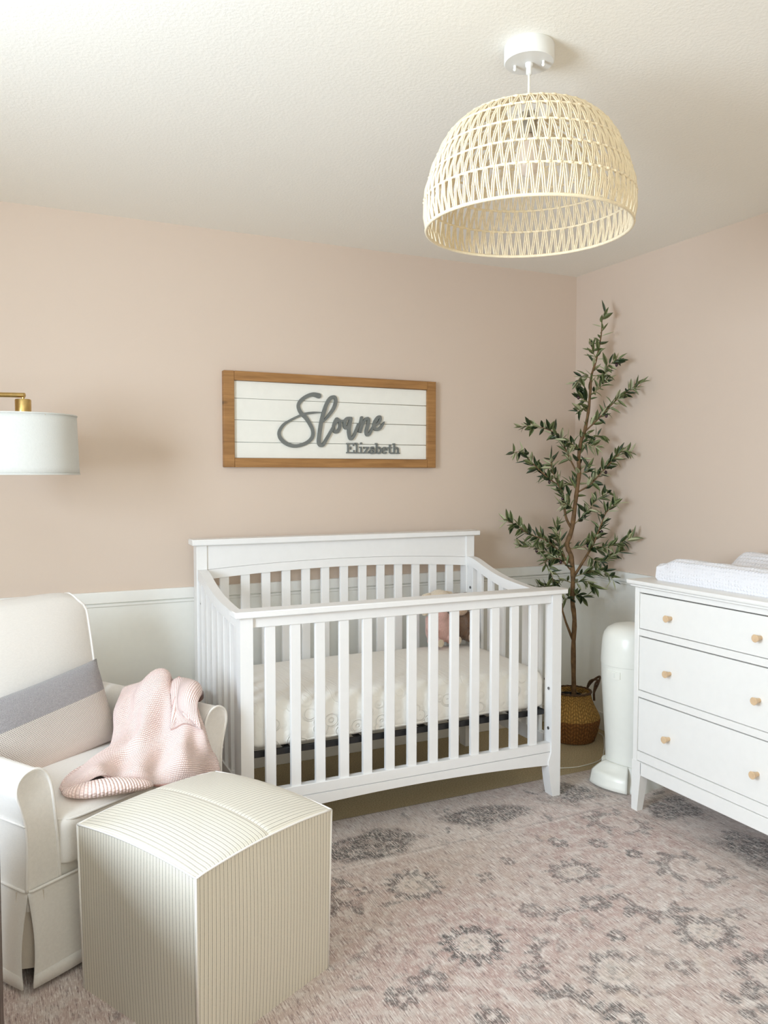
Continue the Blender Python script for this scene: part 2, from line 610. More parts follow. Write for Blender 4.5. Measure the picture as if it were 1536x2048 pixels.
ny, nx = X.shape
Z = np.full_like(X, RT)
verts = np.stack([X, Y, Z], -1).reshape(-1, 3)
ii = (np.arange(ny - 1)[:, None] * nx + np.arange(nx - 1)[None, :]).ravel()
quads = np.stack([ii, ii + 1, ii + 1 + nx, ii + nx], -1)
# edge skirt down to the carpet
bi = np.concatenate([np.arange(nx), np.arange(1, ny) * nx + nx - 1, (ny - 1) * nx + np.arange(nx - 2, -1, -1), np.arange(ny - 2, 0, -1) * nx])
low = verts[bi].copy()
low[:, 2] = 0.0003
nb = len(bi)
li = len(verts) + np.arange(nb)
sk = np.stack([bi, li, np.roll(li, -1), np.roll(bi, -1)], -1)
av = np.concatenate([verts, low])
af = np.concatenate([quads, sk])
me = bpy.data.meshes.new('rug')
me.vertices.add(len(av))
me.vertices.foreach_set('co', av.ravel())
me.loops.add(af.size)
me.loops.foreach_set('vertex_index', af.ravel())
me.polygons.add(len(af))
me.polygons.foreach_set('loop_start', np.arange(0, af.size, 4))
me.update()
me.validate()
ca = me.color_attributes.new('print', 'FLOAT_COLOR', 'POINT')
cols = np.stack([dark, light, tan, rose], -1).reshape(-1, 4)
cols = np.concatenate([cols, cols[bi]]).astype(np.float32)
ca.data.foreach_set('color', cols.ravel())
t = NT('faded_oriental_rug').set(0.9, spec=0.12, sheen=0.1)
at = t.n('ShaderNodeAttribute', attribute_name='print')
sep = t.n('ShaderNodeSeparateColor')
t.l(at.outputs['Color'], sep.inputs[0])
fine = t.noise(t.coord(scale=(230, 30, 1)), 1, 4, .65)       # yarn streaks running along the pile
finer = t.noise(t.coord(scale=(420, 60, 1)), 1, 2, .6)
blot = t.noise(t.coord(), 22, 5, .65)
grain = t.noise(t.coord(), 130, 4, .7)
longs = t.noise(t.coord(scale=(270, 20, 1)), 1, 3, .6)
c = t.mix(at.outputs['Alpha'], (0.52, 0.430, 0.390), (0.475, 0.350, 0.322))
c = t.mix(t.ramp(blot, [(.44, 0.), (.64, .75)]), c, (0.64, 0.59, 0.555))
c = t.mix(t.math('MULTIPLY', sep.outputs[2], .5), c, (0.55, 0.455, 0.36))
wear = t.ramp(t.math('ADD', t.math('MULTIPLY', grain, .6), t.math('MULTIPLY', longs, .5)), [(.46, .12), (.58, 1.)])
lt = t.math('MULTIPLY', sep.outputs[1], wear)
c = t.mix(t.math('MULTIPLY', lt, .85), c, (0.80, 0.765, 0.735))
dk = t.math('MULTIPLY', sep.outputs[0], wear)
c = t.mix(t.math('MULTIPLY', dk, .97), c, (0.070, 0.076, 0.078))
st = t.ramp(longs, [(.53, 0.), (.62, .80)])
c = t.mix(t.math('MULTIPLY', st, t.ramp(grain, [(.36, .25), (.56, 1.)])), c, (0.19, 0.135, 0.13))
st2 = t.ramp(longs, [(.33, .85), (.43, 0.)])
c = t.mix(st2, c, (0.80, 0.755, 0.725))
st3 = t.ramp(finer, [(.34, .6), (.45, 0.)])
c = t.mix(st3, c, (0.82, 0.77, 0.74))
t.base(c)
t.bump(t.math('ADD', finer, fine), .35, .0015)
me.materials.append(t.m)
rug = link('rug', me)
tag(rug, 'large faded pink and grey oriental rug lying on beige carpet', 'rug')

# ================================================================== CRIB
L, D, HB, HF = 1.3735, 0.7605, 1.080, 0.880
crib = thing('baby_crib', 'white slatted baby crib with solid headboard against pink wall', 'crib', (-2.138, -.863, RT), -.010)


def leg_poly(x_in, x_out, ztop):
    # front view outline: straight outside, inside sweeping in below the apron
    s = 1 if x_out > x_in else -1
    wtop = abs(x_out - x_in)
    return [(x_out, 0), (x_out, ztop), (x_in, ztop), (x_in, .19), (x_out - s * .060, .150), (x_out - s * .057, .11), (x_out - s * .050, .06), (x_out - s * .038, 0)]


for x_in, x_out in ((.046, 0), (L - .046, L)):
    MB().prism(leg_poly(x_in, x_out, HF - .022), lambda u, v: (u, 0, v), lambda u, v: (u, .052, v)).build('post', 'crib', crib, 30)
    MB().box(min(x_in, x_out), max(x_in, x_out), D - .06, D, -RT, HB - .025, .002).build('post', 'crib', crib)
MB().box(-.021, L + .021, -.016, .066, HF - .022, HF, .003).build('front_cap_rail', 'crib', crib)
MB().box(-.021, L + .021, D - .082, D + .006, HB - .025, HB, .003).build('headboard_cap', 'crib', crib)
MB().box(.046, L - .046, .010, .042, .819, HF - .022, .0015).build('front_top_rail', 'crib', crib)
MB().box(.046, L - .046, .008, .040, .190, .229, .0015).build('front_bottom_rail', 'crib', crib)
arch = [(.046, .1885), (L - .046, .1885)] + [(x, .157 - .024 * ((x - .687) / .64) ** 2) for x in np.linspace(L - .046, .046, 25)]
MB().prism(arch, lambda u, v: (u, .006, v), lambda u, v: (u, .036, v)).build('front_apron', 'crib', crib, 30)
for k in range(13):
    x = .1138 + k * .09437
    MB().box(x - .0195, x + .0195, .016, .032, .222, .826, .002).build('front_slat', 'crib', crib)
    x = .1240 + k * .09337
    MB().box(x - .020, x + .020, D - .042, D - .026, .20, .95, .002).build('back_slat', 'crib', crib)
up = lambda x: .970 - .022 * ((x - .687) / .637) ** 2
lo = lambda x: .933 - .026 * ((x - .687) / .637) ** 2
xs_ = np.linspace(.046, L - .046, 25)
MB().prism([(x, up(x) + .0012) for x in xs_] + [(L - .046, HB - .025), (.046, HB - .025)], lambda u, v: (u, D - .052, v), lambda u, v: (u, D - .018, v)).build('headboard_panel', 'crib', crib, 30)
MB().prism([(x, lo(x)) for x in xs_] + [(x, up(x)) for x in xs_[::-1]], lambda u, v: (u, D - .051, v), lambda u, v: (u, D - .019, v)).build('headboard_arch_rail', 'crib', crib, 30)
MB().box(.046, L - .046, D - .048, D - .02, .19, .25, .0015).build('back_bottom_rail', 'crib', crib)
# curved side panels
curve = [(.052, .858), (.12, .859), (.20, .864), (.30, .872), (.40, .884), (.48, .900), (.55, .918), (.61, .936), (.655, .947), (.70, .951)]
top = [(p.x, p.y) for p in catmull([(a, b, 0) for a, b in curve], 3)]


def ztop(y):
    return float(np.interp(y, [p[0] for p in top], [p[1] for p in top]))


for xa, xb in ((.004, .042), (L - .042, L - .004)):
    xm = (xa + xb) / 2
    MB().prism([(y, z - .044) for y, z in top] + [(y, z) for y, z in top[::-1]], lambda u, v: (xa, u, v), lambda u, v: (xb, u, v)).build('side_top_rail', 'crib', crib, 30)
    MB().box(xm - .013, xm + .013, .052, D - .06, .19, .25, .0015).build('side_bottom_rail', 'crib', crib)
    MB().box(xm - .014, xm + .014, .655, D - .061, .10, .935, .0015).build('side_stile', 'crib', crib)
    for k in range(6):
        y = .606 - k * .0955
        MB().box(xm - .008, xm + .008, y - .020, y + .020, .24, ztop(y) - .03, .0015).build('side_slat', 'crib', crib)


def bolt(x, y, z, sx):
    MB().tube([(x, y, z), (x + sx * .0025, y, z)], .0065, 14).tube([(x + sx * .0024, y, z), (x + sx * .0030, y, z)], .003, 8).build('bolt', 'bolt', crib)


bolt(.0115, .675, .81, -1)
bolt(L - .0465, .022, .457, -1)
bolt(L - .0465, .022, .288, -1)
bolt(L - .0375, .675, .80, -1)
# black steel mattress base
mb = MB().box(.05, L - .05, .048, .062, .340, .362, .001).box(.05, L - .05, D - .085, D - .071, .340, .362, .001)
mb.box(.05, .064, .05, D - .075, .340, .362, .001).box(L - .064, L - .05, .05, D - .075, .340, .362, .001)
for k in range(1, 9):
    x = .05 + k * (L - .1) / 9
    mb.box(x - .01, x + .01, .062, D - .085, .350, .360, 0)
mb.build('mattress_base', 'blackmetal', crib)

# mattress
t = NT('quilted_white_knit').set(0.85, spec=0.15, sheen=0.1)
t.base((0.87, 0.86, 0.83))
vo = t.n('ShaderNodeTexVoronoi')
vo.inputs['Scale'].default_value = 13
vo.inputs['Randomness'].default_value = 0.8
t.l(t.coord(scale=(1, .03, 1.15)), vo.inputs['Vector'])
rings = t.math('ABSOLUTE', t.math('SINE', t.math('MULTIPLY', vo.outputs['Distance'], 17)))
vo2 = t.n('ShaderNodeTexVoronoi')
vo2.inputs['Scale'].default_value = 30
t.l(t.coord(scale=(1, .03, 1)), vo2.inputs['Vector'])
pet = t.ramp(vo2.outputs['Distance'], [(.0, 1.), (.6, .0)])
gt = t.ramp(vo.outputs['Distance'], [(.40, 1.), (.46, 0.)])
h = t.mix(gt, pet, t.ramp(rings, [(0., 0.), (.55, 1.)]))
sp = t.n('ShaderNodeSeparateXYZ')
t.l(t.coord(), sp.inputs[0])
side = t.ramp(sp.outputs[2], [(.10, 1.), (.15, .25)])
ribs = t.math('SINE', t.math('MULTIPLY', t.math('ADD', sp.outputs[0], t.math('MULTIPLY', sp.outputs[1], .35)), 260))
hh = t.math('ADD', t.math('MULTIPLY', h, side), t.math('MULTIPLY', ribs, .035))
t.bump(hh, .55, .007)
MT['quilt'] = t.m


def mattress_fn(W_, D_, T_, crown, rad=.05, pw=2.6):
    """superellipsoid-like rounded slab, base at z=0, closed"""
    def f(u, v):
        # u around outline, v from bottom centre to top centre
        a = 2 * pi * u
        ca_, sa_ = cos(a), sin(a)
        e = 1 / 9.0
        ox = math.copysign(abs(ca_) ** (e * 2), ca_)
        oy = math.copysign(abs(sa_) ** (e * 2), sa_)
        if v < .25:
            k, z = v / .25 * .97, 0
        elif v < .75:
            q = (v - .25) / .5
            k = 1 + .012 * sin(pi * q) - .03 * (2 * abs(q - .5)) ** 5
            z = T_ * q
        else:
            q = 1 - (v - .75) / .25
            k = .97 * q
            z = T_ + crown * (1 - q ** 3)
        return (W_ / 2 * ox * k, D_ / 2 * oy * k, z)
    return f


mo = thing('crib_mattress', 'white quilted crib mattress inside the slatted crib', 'mattress', (0, 0, 0), -.010)
cr, sr = cos(-.010), sin(-.010)
mo.location = (-2.138 + .6945 * cr - .37 * sr, -.863 + .6945 * sr + .37 * cr, RT + .3625)


def rbox(W_, D_, T_, r, crown, nx_=44, ny_=24, nz_=10, rt=None):
    """rounded box with a crowned top, base z=0, centred in x,y"""
    mb = MB()
    bm = mb.bm
    rt = rt or r
    key = {}

    def P(x, y, z):
        k = (round(x, 5), round(y, 5), round(z, 5))
        if k in key:
            return key[k]
        hx, hy, hz = W_ / 2, D_ / 2, T_
        cx = min(max(x, -hx + r), hx - r)
        cy = min(max(y, -hy + r), hy - r)
        zz = min(max(z, rt * .5), hz - rt)
        rr = rt if z > hz / 2 else rt * .5
        d = Vector((x - cx, y - cy, z - zz))
        # scale into rounded corner
        dn = Vector((d.x / r, d.y / r, d.z / rr))
        m_ = max(abs(dn.x), abs(dn.y), abs(dn.z))
        if dn.length > 1e-9:
            dn = dn * (m_ / dn.length)
        p = Vector((cx + dn.x * r, cy + dn.y * r, zz + dn.z * rr))
        ux, uy = 1 - (p.x / hx) ** 2, 1 - (p.y / hy) ** 2
        p.z += crown * max(0, ux) ** .5 * max(0, uy) ** .5 * (p.z / T_) ** 3
        key[k] = bm.verts.new(p)
        return key[k]

    def axis(n, h, r_):
        a = [-h + r_ * q for q in (0, .12, .28, .5, .75)] + list(np.linspace(-h + r_, h - r_, n)) + [h - r_ * q for q in (.75, .5, .28, .12, 0)]
        return a

    ax, ay = axis(nx_, W_ / 2, r), axis(ny_, D_ / 2, r)
    az = [rt * .5 * q for q in (0, .25, .6)] + list(np.linspace(rt * .5, T_ - rt, nz_)) + [T_ - rt * q for q in (.75, .5, .28, .12, 0)]
    for z, in ((0,), (T_,)):
        for i in range(len(ax) - 1):
            for j in range(len(ay) - 1):
                bm.faces.new((P(ax[i], ay[j], z), P(ax[i + 1], ay[j], z), P(ax[i + 1], ay[j + 1], z), P(ax[i], ay[j + 1], z)))
    for k in range(len(az) - 1):
        for i in range(len(ax) - 1):
            for y in (ay[0], ay[-1]):
                bm.faces.new((P(ax[i], y, az[k]), P(ax[i + 1], y, az[k]), P(ax[i + 1], y, az[k + 1]), P(ax[i], y, az[k + 1])))
        for j in range(len(ay) - 1):
            for x in (ax[0], ax[-1]):
                bm.faces.new((P(x, ay[j], az[k]), P(x, ay[j + 1], az[k]), P(x, ay[j + 1], az[k + 1]), P(x, ay[j], az[k + 1])))
    return mb


rbox(1.288, .636, .160, .045, .028, rt=.05).build('mattress_cover', 'quilt', mo, 180)
# piping round the lower edge
pp = []
for a in np.linspace(0, 2 * pi, 65)[:-1]:
    ca_, sa_ = cos(a), sin(a)
    pp.append((.640 * math.copysign(abs(ca_) ** .22, ca_), .314 * math.copysign(abs(sa_) ** .22, sa_), .018))
MB().tube(pp, .005, 6, closed=True).build('piping', 'quilt', mo, 180)

# ================================================================== PLUSH TOYS
def fur(name, c, var=.12):
    t = NT(name).set(.95, spec=.08, sheen=.6)
    v = t.coord()
    f = t.noise(v, 160, 4, .7)
    t.base(t.ramp(f, [(.3, tuple(x * (1 - var) for x in c)), (.7, tuple(min(1, x * (1 + var)) for x in c))]))
    t.bump(f, .9, .006)
    return t.m


MT['furpink'] = fur('pink_plush', (0.74, 0.46, 0.41))
MT['furcream'] = fur('cream_plush', (0.74, 0.62, 0.47))
MT['furbrown'] = fur('brown_plush', (0.20, 0.115, 0.070))
MT['furtan'] = fur('tan_plush', (0.60, 0.42, 0.29))
MT['goldeye'] = simple('brown_bead_eye', (0.10, 0.065, 0.015), .25)
MZ = RT + .3625 + .183


def remesh(o, vox=.006):
    m = o.modifiers.new('remesh', 'REMESH')
    m.mode = 'VOXEL'
    m.voxel_size = vox
    m.use_smooth_shade = True
    s_ = o.modifiers.new('smooth', 'SMOOTH')
    s_.iterations = 6
    s_.factor = .6
    return o


pk = thing('plush_toy', 'seated pink plush animal with cream head inside the crib', 'plush toy', (-1.020, -.268, MZ + .003), .20)
mb = MB().ball((0, 0, .075), .062, sc=(1.0, .85, 1.25)).ball((0, -.01, .15), .045)
mb.ball((-.055, -.045, .028), .028, sc=(1, 1.6, 1)).ball((.055, -.045, .028), .028, sc=(1, 1.6, 1))
mb.tube([(-.045, 0, .135), (-.075, -.035, .09), (-.060, -.06, .065)], [.024, .022, .018], 10).tube([(.045, 0, .135), (.075, -.035, .09), (.06, -.06, .065)], [.024, .022, .018], 10)
remesh(mb.build('body', 'furpink', pk, 180))
mb = MB().ball((0, -.012, .212), .056, sc=(1.12, 1, .95)).ball((0, -.060, .197), .028, sc=(1.2, .8, .8))
remesh(mb.build('head', 'furcream', pk, 180))
for s in (-1, 1):
    remesh(MB().tube([(s * .045, 0, .245), (s * .075, .0, .235), (s * .088, -.01, .185), (s * .084, -.012, .15)], [.012, .02, .022, .014], 10).build('ear', 'furcream', pk, 180))
    MB().ball((s * .021, -.056, .236), .0065, 12, 8).build('eye', 'goldeye', pk, 180)
    MB().ball((s * .055, -.091, .028), .019, 12, 8, sc=(1, .35, 1)).build('foot_pad', 'furcream', pk, 180)
bn = thing('plush_toy', 'brown plush animal with tan muzzle leaning beside the pink one', 'plush toy', (-.895, -.235, MZ + .001), -.05)
mb = MB().ball((0, 0, .075), .062, sc=(1.05, .85, 1.25))
mb.tube([(-.045, 0, .135), (-.078, -.03, .095), (-.05, -.055, .08)], [.023, .022, .018], 10).tube([(.045, 0, .135), (.078, -.03, .095), (.06, -.055, .07)], [.023, .022, .018], 10)
mb.ball((-.05, -.04, .03), .03, sc=(1, 1.4, 1)).ball((.05, -.04, .03), .03, sc=(1, 1.4, 1))
remesh(mb.build('body', 'furbrown', bn, 180))
remesh(MB().ball((0, -.005, .185), .054, sc=(1.1, 1, 1)).ball((-.055, .01, .22), .02, sc=(1, .5, 1)).ball((.055, .01, .22), .02, sc=(1, .5, 1)).build('head', 'furbrown', bn, 180))
remesh(MB().ball((-.004, -.048, .165), .034, sc=(1.2, .8, .95)).build('muzzle', 'furtan', bn, 180))
for s in (-1, 1):
    MB().ball((s * .05, -.080, .031), .026, 14, 10, sc=(1, .45, 1.05)).build('foot', 'furtan', bn, 180)
    MB().ball((s * .02, -.056, .203), .006, 12, 8).build('eye', 'goldeye', bn, 180)

# ================================================================== PENDANT LAMP
AX, AY = -1.656, -1.860
pd = thing('pendant_lamp', 'cream woven rope dome pendant lamp hanging from the ceiling', 'pendant lamp', (AX, AY, H), 0)
MB().lathe([(.061, 0), (.063, -.003), (.063, -.040), (.0605, -.043), (.0, -.0432)], 48, cap1=False).build('canopy', 'metalwhite', pd, 50)
for a in (-.80, pi - .80):
    q = Vector((cos(a), sin(a), 0)) * .036
    MB().tube([q + Vector((0, 0, -.042)), q + Vector((0, 0, -.052))], .004, 10).ball(q + Vector((0, 0, -.052)), .0048, 10, 6).build('canopy_screw', 'metalwhite', pd)
MB().lathe([(.010, -.042), (.010, -.050), (.0075, -.053), (.0075, -.070), (.005, -.072)], 16).build('cord_grip', 'metalwhite', pd)
MB().tube([(0, 0, -.07), (0, 0, -.168)], .0032, 8).build('hanging_cord', 'cord', pd)
MB().lathe([(.020, -.166), (.024, -.170), (.024, -.182), (.021, -.184), (.021, -.215), (.018, -.22)], 24).build('lamp_socket', simple('grey_socket', (.30, .27, .22), .4, .3), pd)
MB().lathe([(.013, -.22), (.014, -.235), (.028, -.26), (.032, -.285), (.026, -.31), (.010, -.322), (.0, -.323)], 24, cap1=False).build('light_bulb', simple('frosted_bulb', (.80, .70, .62), .25), pd, 180)
rows = [(.060, 2.277), (.120, 2.264), (.172, 2.243), (.206, 2.211), (.232, 2.163), (.252, 2.110), (.264, 2.055), (.2585, 1.985)]
rows = [(r, z - H) for r, z in rows]
for i, (r, z) in enumerate(rows):
    n = 96
    MB().tube([(r * cos(2 * pi * k / n), r * sin(2 * pi * k / n), z) for k in range(n)], .0042 if i == len(rows) - 1 else .0026, 8, closed=True).build('shade_hoop', 'rope', pd, 180)
rr = random.Random(5)
for i in range(len(rows) - 1):
    (r0, z0), (r1, z1) = rows[i], rows[i + 1]
    nV = max(22, int(2 * pi * (r0 + r1) / 2 / .0245))
    mb = MB()
    ph = rr.random()
    for k in range(nV):
        for leg in (0, 1):
            at_ = 2 * pi * (k + ph + (.0 if leg == 0 else .12)) / nV
            ab = 2 * pi * (k + ph + (-.32 if leg == 0 else .44)) / nV
            ab += rr.uniform(-.06, .06) * 2 * pi / nV
            for dd in (-.0024, .0024):
                p0 = Vector((r0 * cos(at_ + dd / r0), r0 * sin(at_ + dd / r0), z0))
                p1 = Vector((r1 * cos(ab + dd / r1), r1 * sin(ab + dd / r1), z1))
                pm = (p0 + p1) / 2
                sc_ = 1 + .004 / max(.1, (r0 + r1) / 2)
                pm.x *= sc_
                pm.y *= sc_
                mb.tube([p0, pm, p1], .0019, 5, caps=False)
        a0 = 2 * pi * (k + ph) / nV
        for rr_, zz_ in ((r1, z1),):
            a1 = a0 + 2 * pi * .5 / nV
            p = Vector((rr_ * cos(a1), rr_ * sin(a1), zz_))
            tdir = Vector((-sin(a1), cos(a1), 0)) * .0065
            mb.tube([p - tdir, p, p + tdir], [.0028, .0042, .0028], 6)
    o = mb.build('rope_weave', 'rope', pd, 180)
    o['kind'] = 'stuff'
# spider that carries the shade
mb = MB()
for k in range(3):
    a = 2 * pi * k / 3 + .4
    mb.tube([(0, 0, -.170), (.060 * cos(a), .060 * sin(a), -.163)], .003, 6)
mb.build('shade_spider', 'metalwhite', pd)

# ================================================================== NAME SIGN
SXc, SZc = -1.436, 1.607
sg = thing('name_sign', 'wood framed white shiplap sign reading Sloane Elizabeth on pink wall', 'sign', (SXc, 0, SZc))
hw, hh_ = .538, .2145
for nm, b, m in (('frame_stile', (-hw, -hw + .048, -hh_, hh_), 'oak'), ('frame_stile', (hw - .048, hw, -hh_, hh_), 'oak'),
                 ('frame_rail', (-hw + .0485, hw - .0485, hh_ - .041, hh_), 'oakh'), ('frame_rail', (-hw + .0485, hw - .0485, -hh_, -hh_ + .041), 'oakh')):
    MB().box(b[0], b[1], -.034, -.002, b[2], b[3], .002).build(nm, m, sg)
zb = [.1735, .0945, -.0022, -.1018, -.1735]
for z1, z0 in zip(zb[:-1], zb[1:]):
    MB().box(-hw + .046, hw - .046, -.018, -.004, z0 + .0009, z1 - .0009, .0012).build('shiplap_board', 'shiplap', sg)
MB().box(-hw + .047, hw - .047, -.005, -.003, -.173, .173, 0).build('backing_board', simple('shadowed_backing', (.42, .42, .38), .8), sg)
LET = {'S': [(-0.0852, 0.1202, 0.0121), (-0.1124, 0.1254, 0.0098), (-0.1395, 0.1179, 0.0087), (-0.1687, 0.0991, 0.0082), (-0.1844, 0.0775, 0.0078), (-0.1837, 0.0566, 0.0078), (-0.1713, 0.036, 0.0087), (-0.149, 0.0156, 0.0091), (-0.1289, -0.0134, 0.0083), (-0.1155, -0.0427, 0.0074), (-0.1179, -0.0724, 0.0079), (-0.1405, -0.0962, 0.0079), (-0.1765, -0.1115, 0.0078), (-0.2122, -0.1154, 0.0082), (-0.2474, -0.1042, 0.0086), (-0.2714, -0.0838, 0.0081), (-0.28, -0.0631, 0.0072), (-0.2755, -0.0422, 0.0068), (-0.2557, -0.0167, 0.006), (-0.2247, 0.0029, 0.0052), (-0.1892, 0.0207, 0.0048), (-0.1534, 0.0344, 0.0057), (-0.1128, 0.0408, 0.0048), (-0.0742, 0.0433, 0.0018)],
 'l': [(-0.0606, 0.0033, 0.0044), (-0.0352, 0.0318, 0.0067), (-0.012, 0.0625, 0.0076), (-0.0003, 0.0929, 0.0076), (-0.0026, 0.1142, 0.0071), (-0.0141, 0.118, 0.0076), (-0.0303, 0.1088, 0.008), (-0.0465, 0.0826, 0.008), (-0.0581, 0.0524, 0.0084), (-0.0697, 0.0137, 0.0084), (-0.0776, -0.0248, 0.0084), (-0.0837, -0.0675, 0.0084), (-0.0861, -0.0974, 0.0084), (-0.0771, -0.1109, 0.008), (-0.0633, -0.1055, 0.0075), (-0.0471, -0.0796, 0.0067), (-0.0309, -0.0536, 0.0062), (-0.0146, -0.0254, 0.0053)],
 'o': [(-0.0146, -0.0318, 0.0058), (-0.0053, -0.0101, 0.0067), (0.0087, 0.0117, 0.0067), (0.0041, 0.015, 0.0067), (-0.0067, -0.0059, 0.0071), (-0.0114, -0.0317, 0.0076), (-0.0008, -0.0465, 0.0076), (0.0132, -0.0398, 0.0076), (0.0212, -0.018, 0.0072), (0.018, 0.0055, 0.0063), (0.011, 0.0139, 0.0058), (0.0274, 0.0071, 0.0045), (0.0485, 0.0107, 0.0041)],
 'a': [(0.0782, 0.0202, 0.0068), (0.0579, 0.0183, 0.0072), (0.0447, -0.0002, 0.0072), (0.046, -0.0217, 0.0077), (0.0568, -0.0258, 0.0072), (0.0682, -0.0082, 0.0068), (0.0777, 0.018, 0.0072), (0.071, -0.0125, 0.0077), (0.0672, -0.0428, 0.0081), (0.0718, -0.0709, 0.0077), (0.0799, -0.0764, 0.0077), (0.0932, -0.0618, 0.0068), (0.1051, -0.0355, 0.0064), (0.1171, -0.0069, 0.0055)],
 'n': [(0.1348, 0.0249, 0.0073), (0.129, -0.0023, 0.0082), (0.1266, -0.0241, 0.0087), (0.1242, -0.0437, 0.0087), (0.129, -0.0327, 0.0078), (0.1395, -0.0063, 0.0069), (0.1554, 0.0181, 0.0069), (0.1699, 0.0198, 0.0078), (0.1684, -0.0056, 0.0083), (0.1592, -0.0364, 0.0083), (0.1616, -0.056, 0.0078), (0.1746, -0.0514, 0.0069), (0.1867, -0.0314, 0.006), (0.1989, -0.0114, 0.0051)],
 'e': [(0.1989, -0.0136, 0.0046), (0.2184, -0.0021, 0.006), (0.2316, 0.0159, 0.0065), (0.2316, 0.0313, 0.0065), (0.2199, 0.0288, 0.0069), (0.2038, 0.0063, 0.0074), (0.1989, -0.0157, 0.0079), (0.2086, -0.03, 0.0074), (0.2281, -0.0251, 0.007), (0.2428, -0.008, 0.0056), (0.2536, 0.0077, 0.0019)]}


def ribbon(mb, pts, y0, y1, per=5, rnd=True):
    """flat stroke of varying half width in the x-z plane, extruded y0..y1"""
    P = catmull([(a, b, c_) for a, b, c_ in pts], per)
    n = len(P)
    Lf, Rt = [], []
    for i in range(n):
        d = Vector((P[min(i + 1, n - 1)].x - P[max(i - 1, 0)].x, P[min(i + 1, n - 1)].y - P[max(i - 1, 0)].y))
        d.normalize()
        nn = Vector((-d.y, d.x)) * max(.0008, P[i].z)
        Lf.append((P[i].x + nn.x, P[i].y + nn.y))
        Rt.append((P[i].x - nn.x, P[i].y - nn.y))
    V = lambda p, y: mb.bm.verts.new((p[0], y, p[1]))
    yf = [y0 - .0016 * i / n for i in range(n)]
    lf0, lf1 = [V(p, q) for p, q in zip(Lf, yf)], [V(p, y1) for p in Lf]
    rt0, rt1 = [V(p, q) for p, q in zip(Rt, yf)], [V(p, y1) for p in Rt]
    f = mb.bm.faces.new
    for i in range(n - 1):
        f((lf0[i], lf0[i + 1], rt0[i + 1], rt0[i]))
        f((lf1[i], rt1[i], rt1[i + 1], lf1[i + 1]))
        f((lf0[i], lf1[i], lf1[i + 1], lf0[i + 1]))
        f((rt0[i], rt0[i + 1], rt1[i + 1], rt1[i]))
    f((lf0[0], rt0[0], rt1[0], lf1[0]))
    f((lf0[-1], lf1[-1], rt1[-1], rt0[-1]))
    if rnd:
        for p in (P[0], P[-1]):
            r = max(.0008, p.z)
            mb.tube([(p.x, y0 - (.0004 if p is P[0] else .0020), p.y), (p.x, y1, p.y)], r, 14)
    return mb


for i, k in enumerate('Sloane'):
    ribbon(MB(), LET[k], -.0275 - .0024 * (i % 2), -.0175).build('script_letter', 'greyletter', sg, 0)


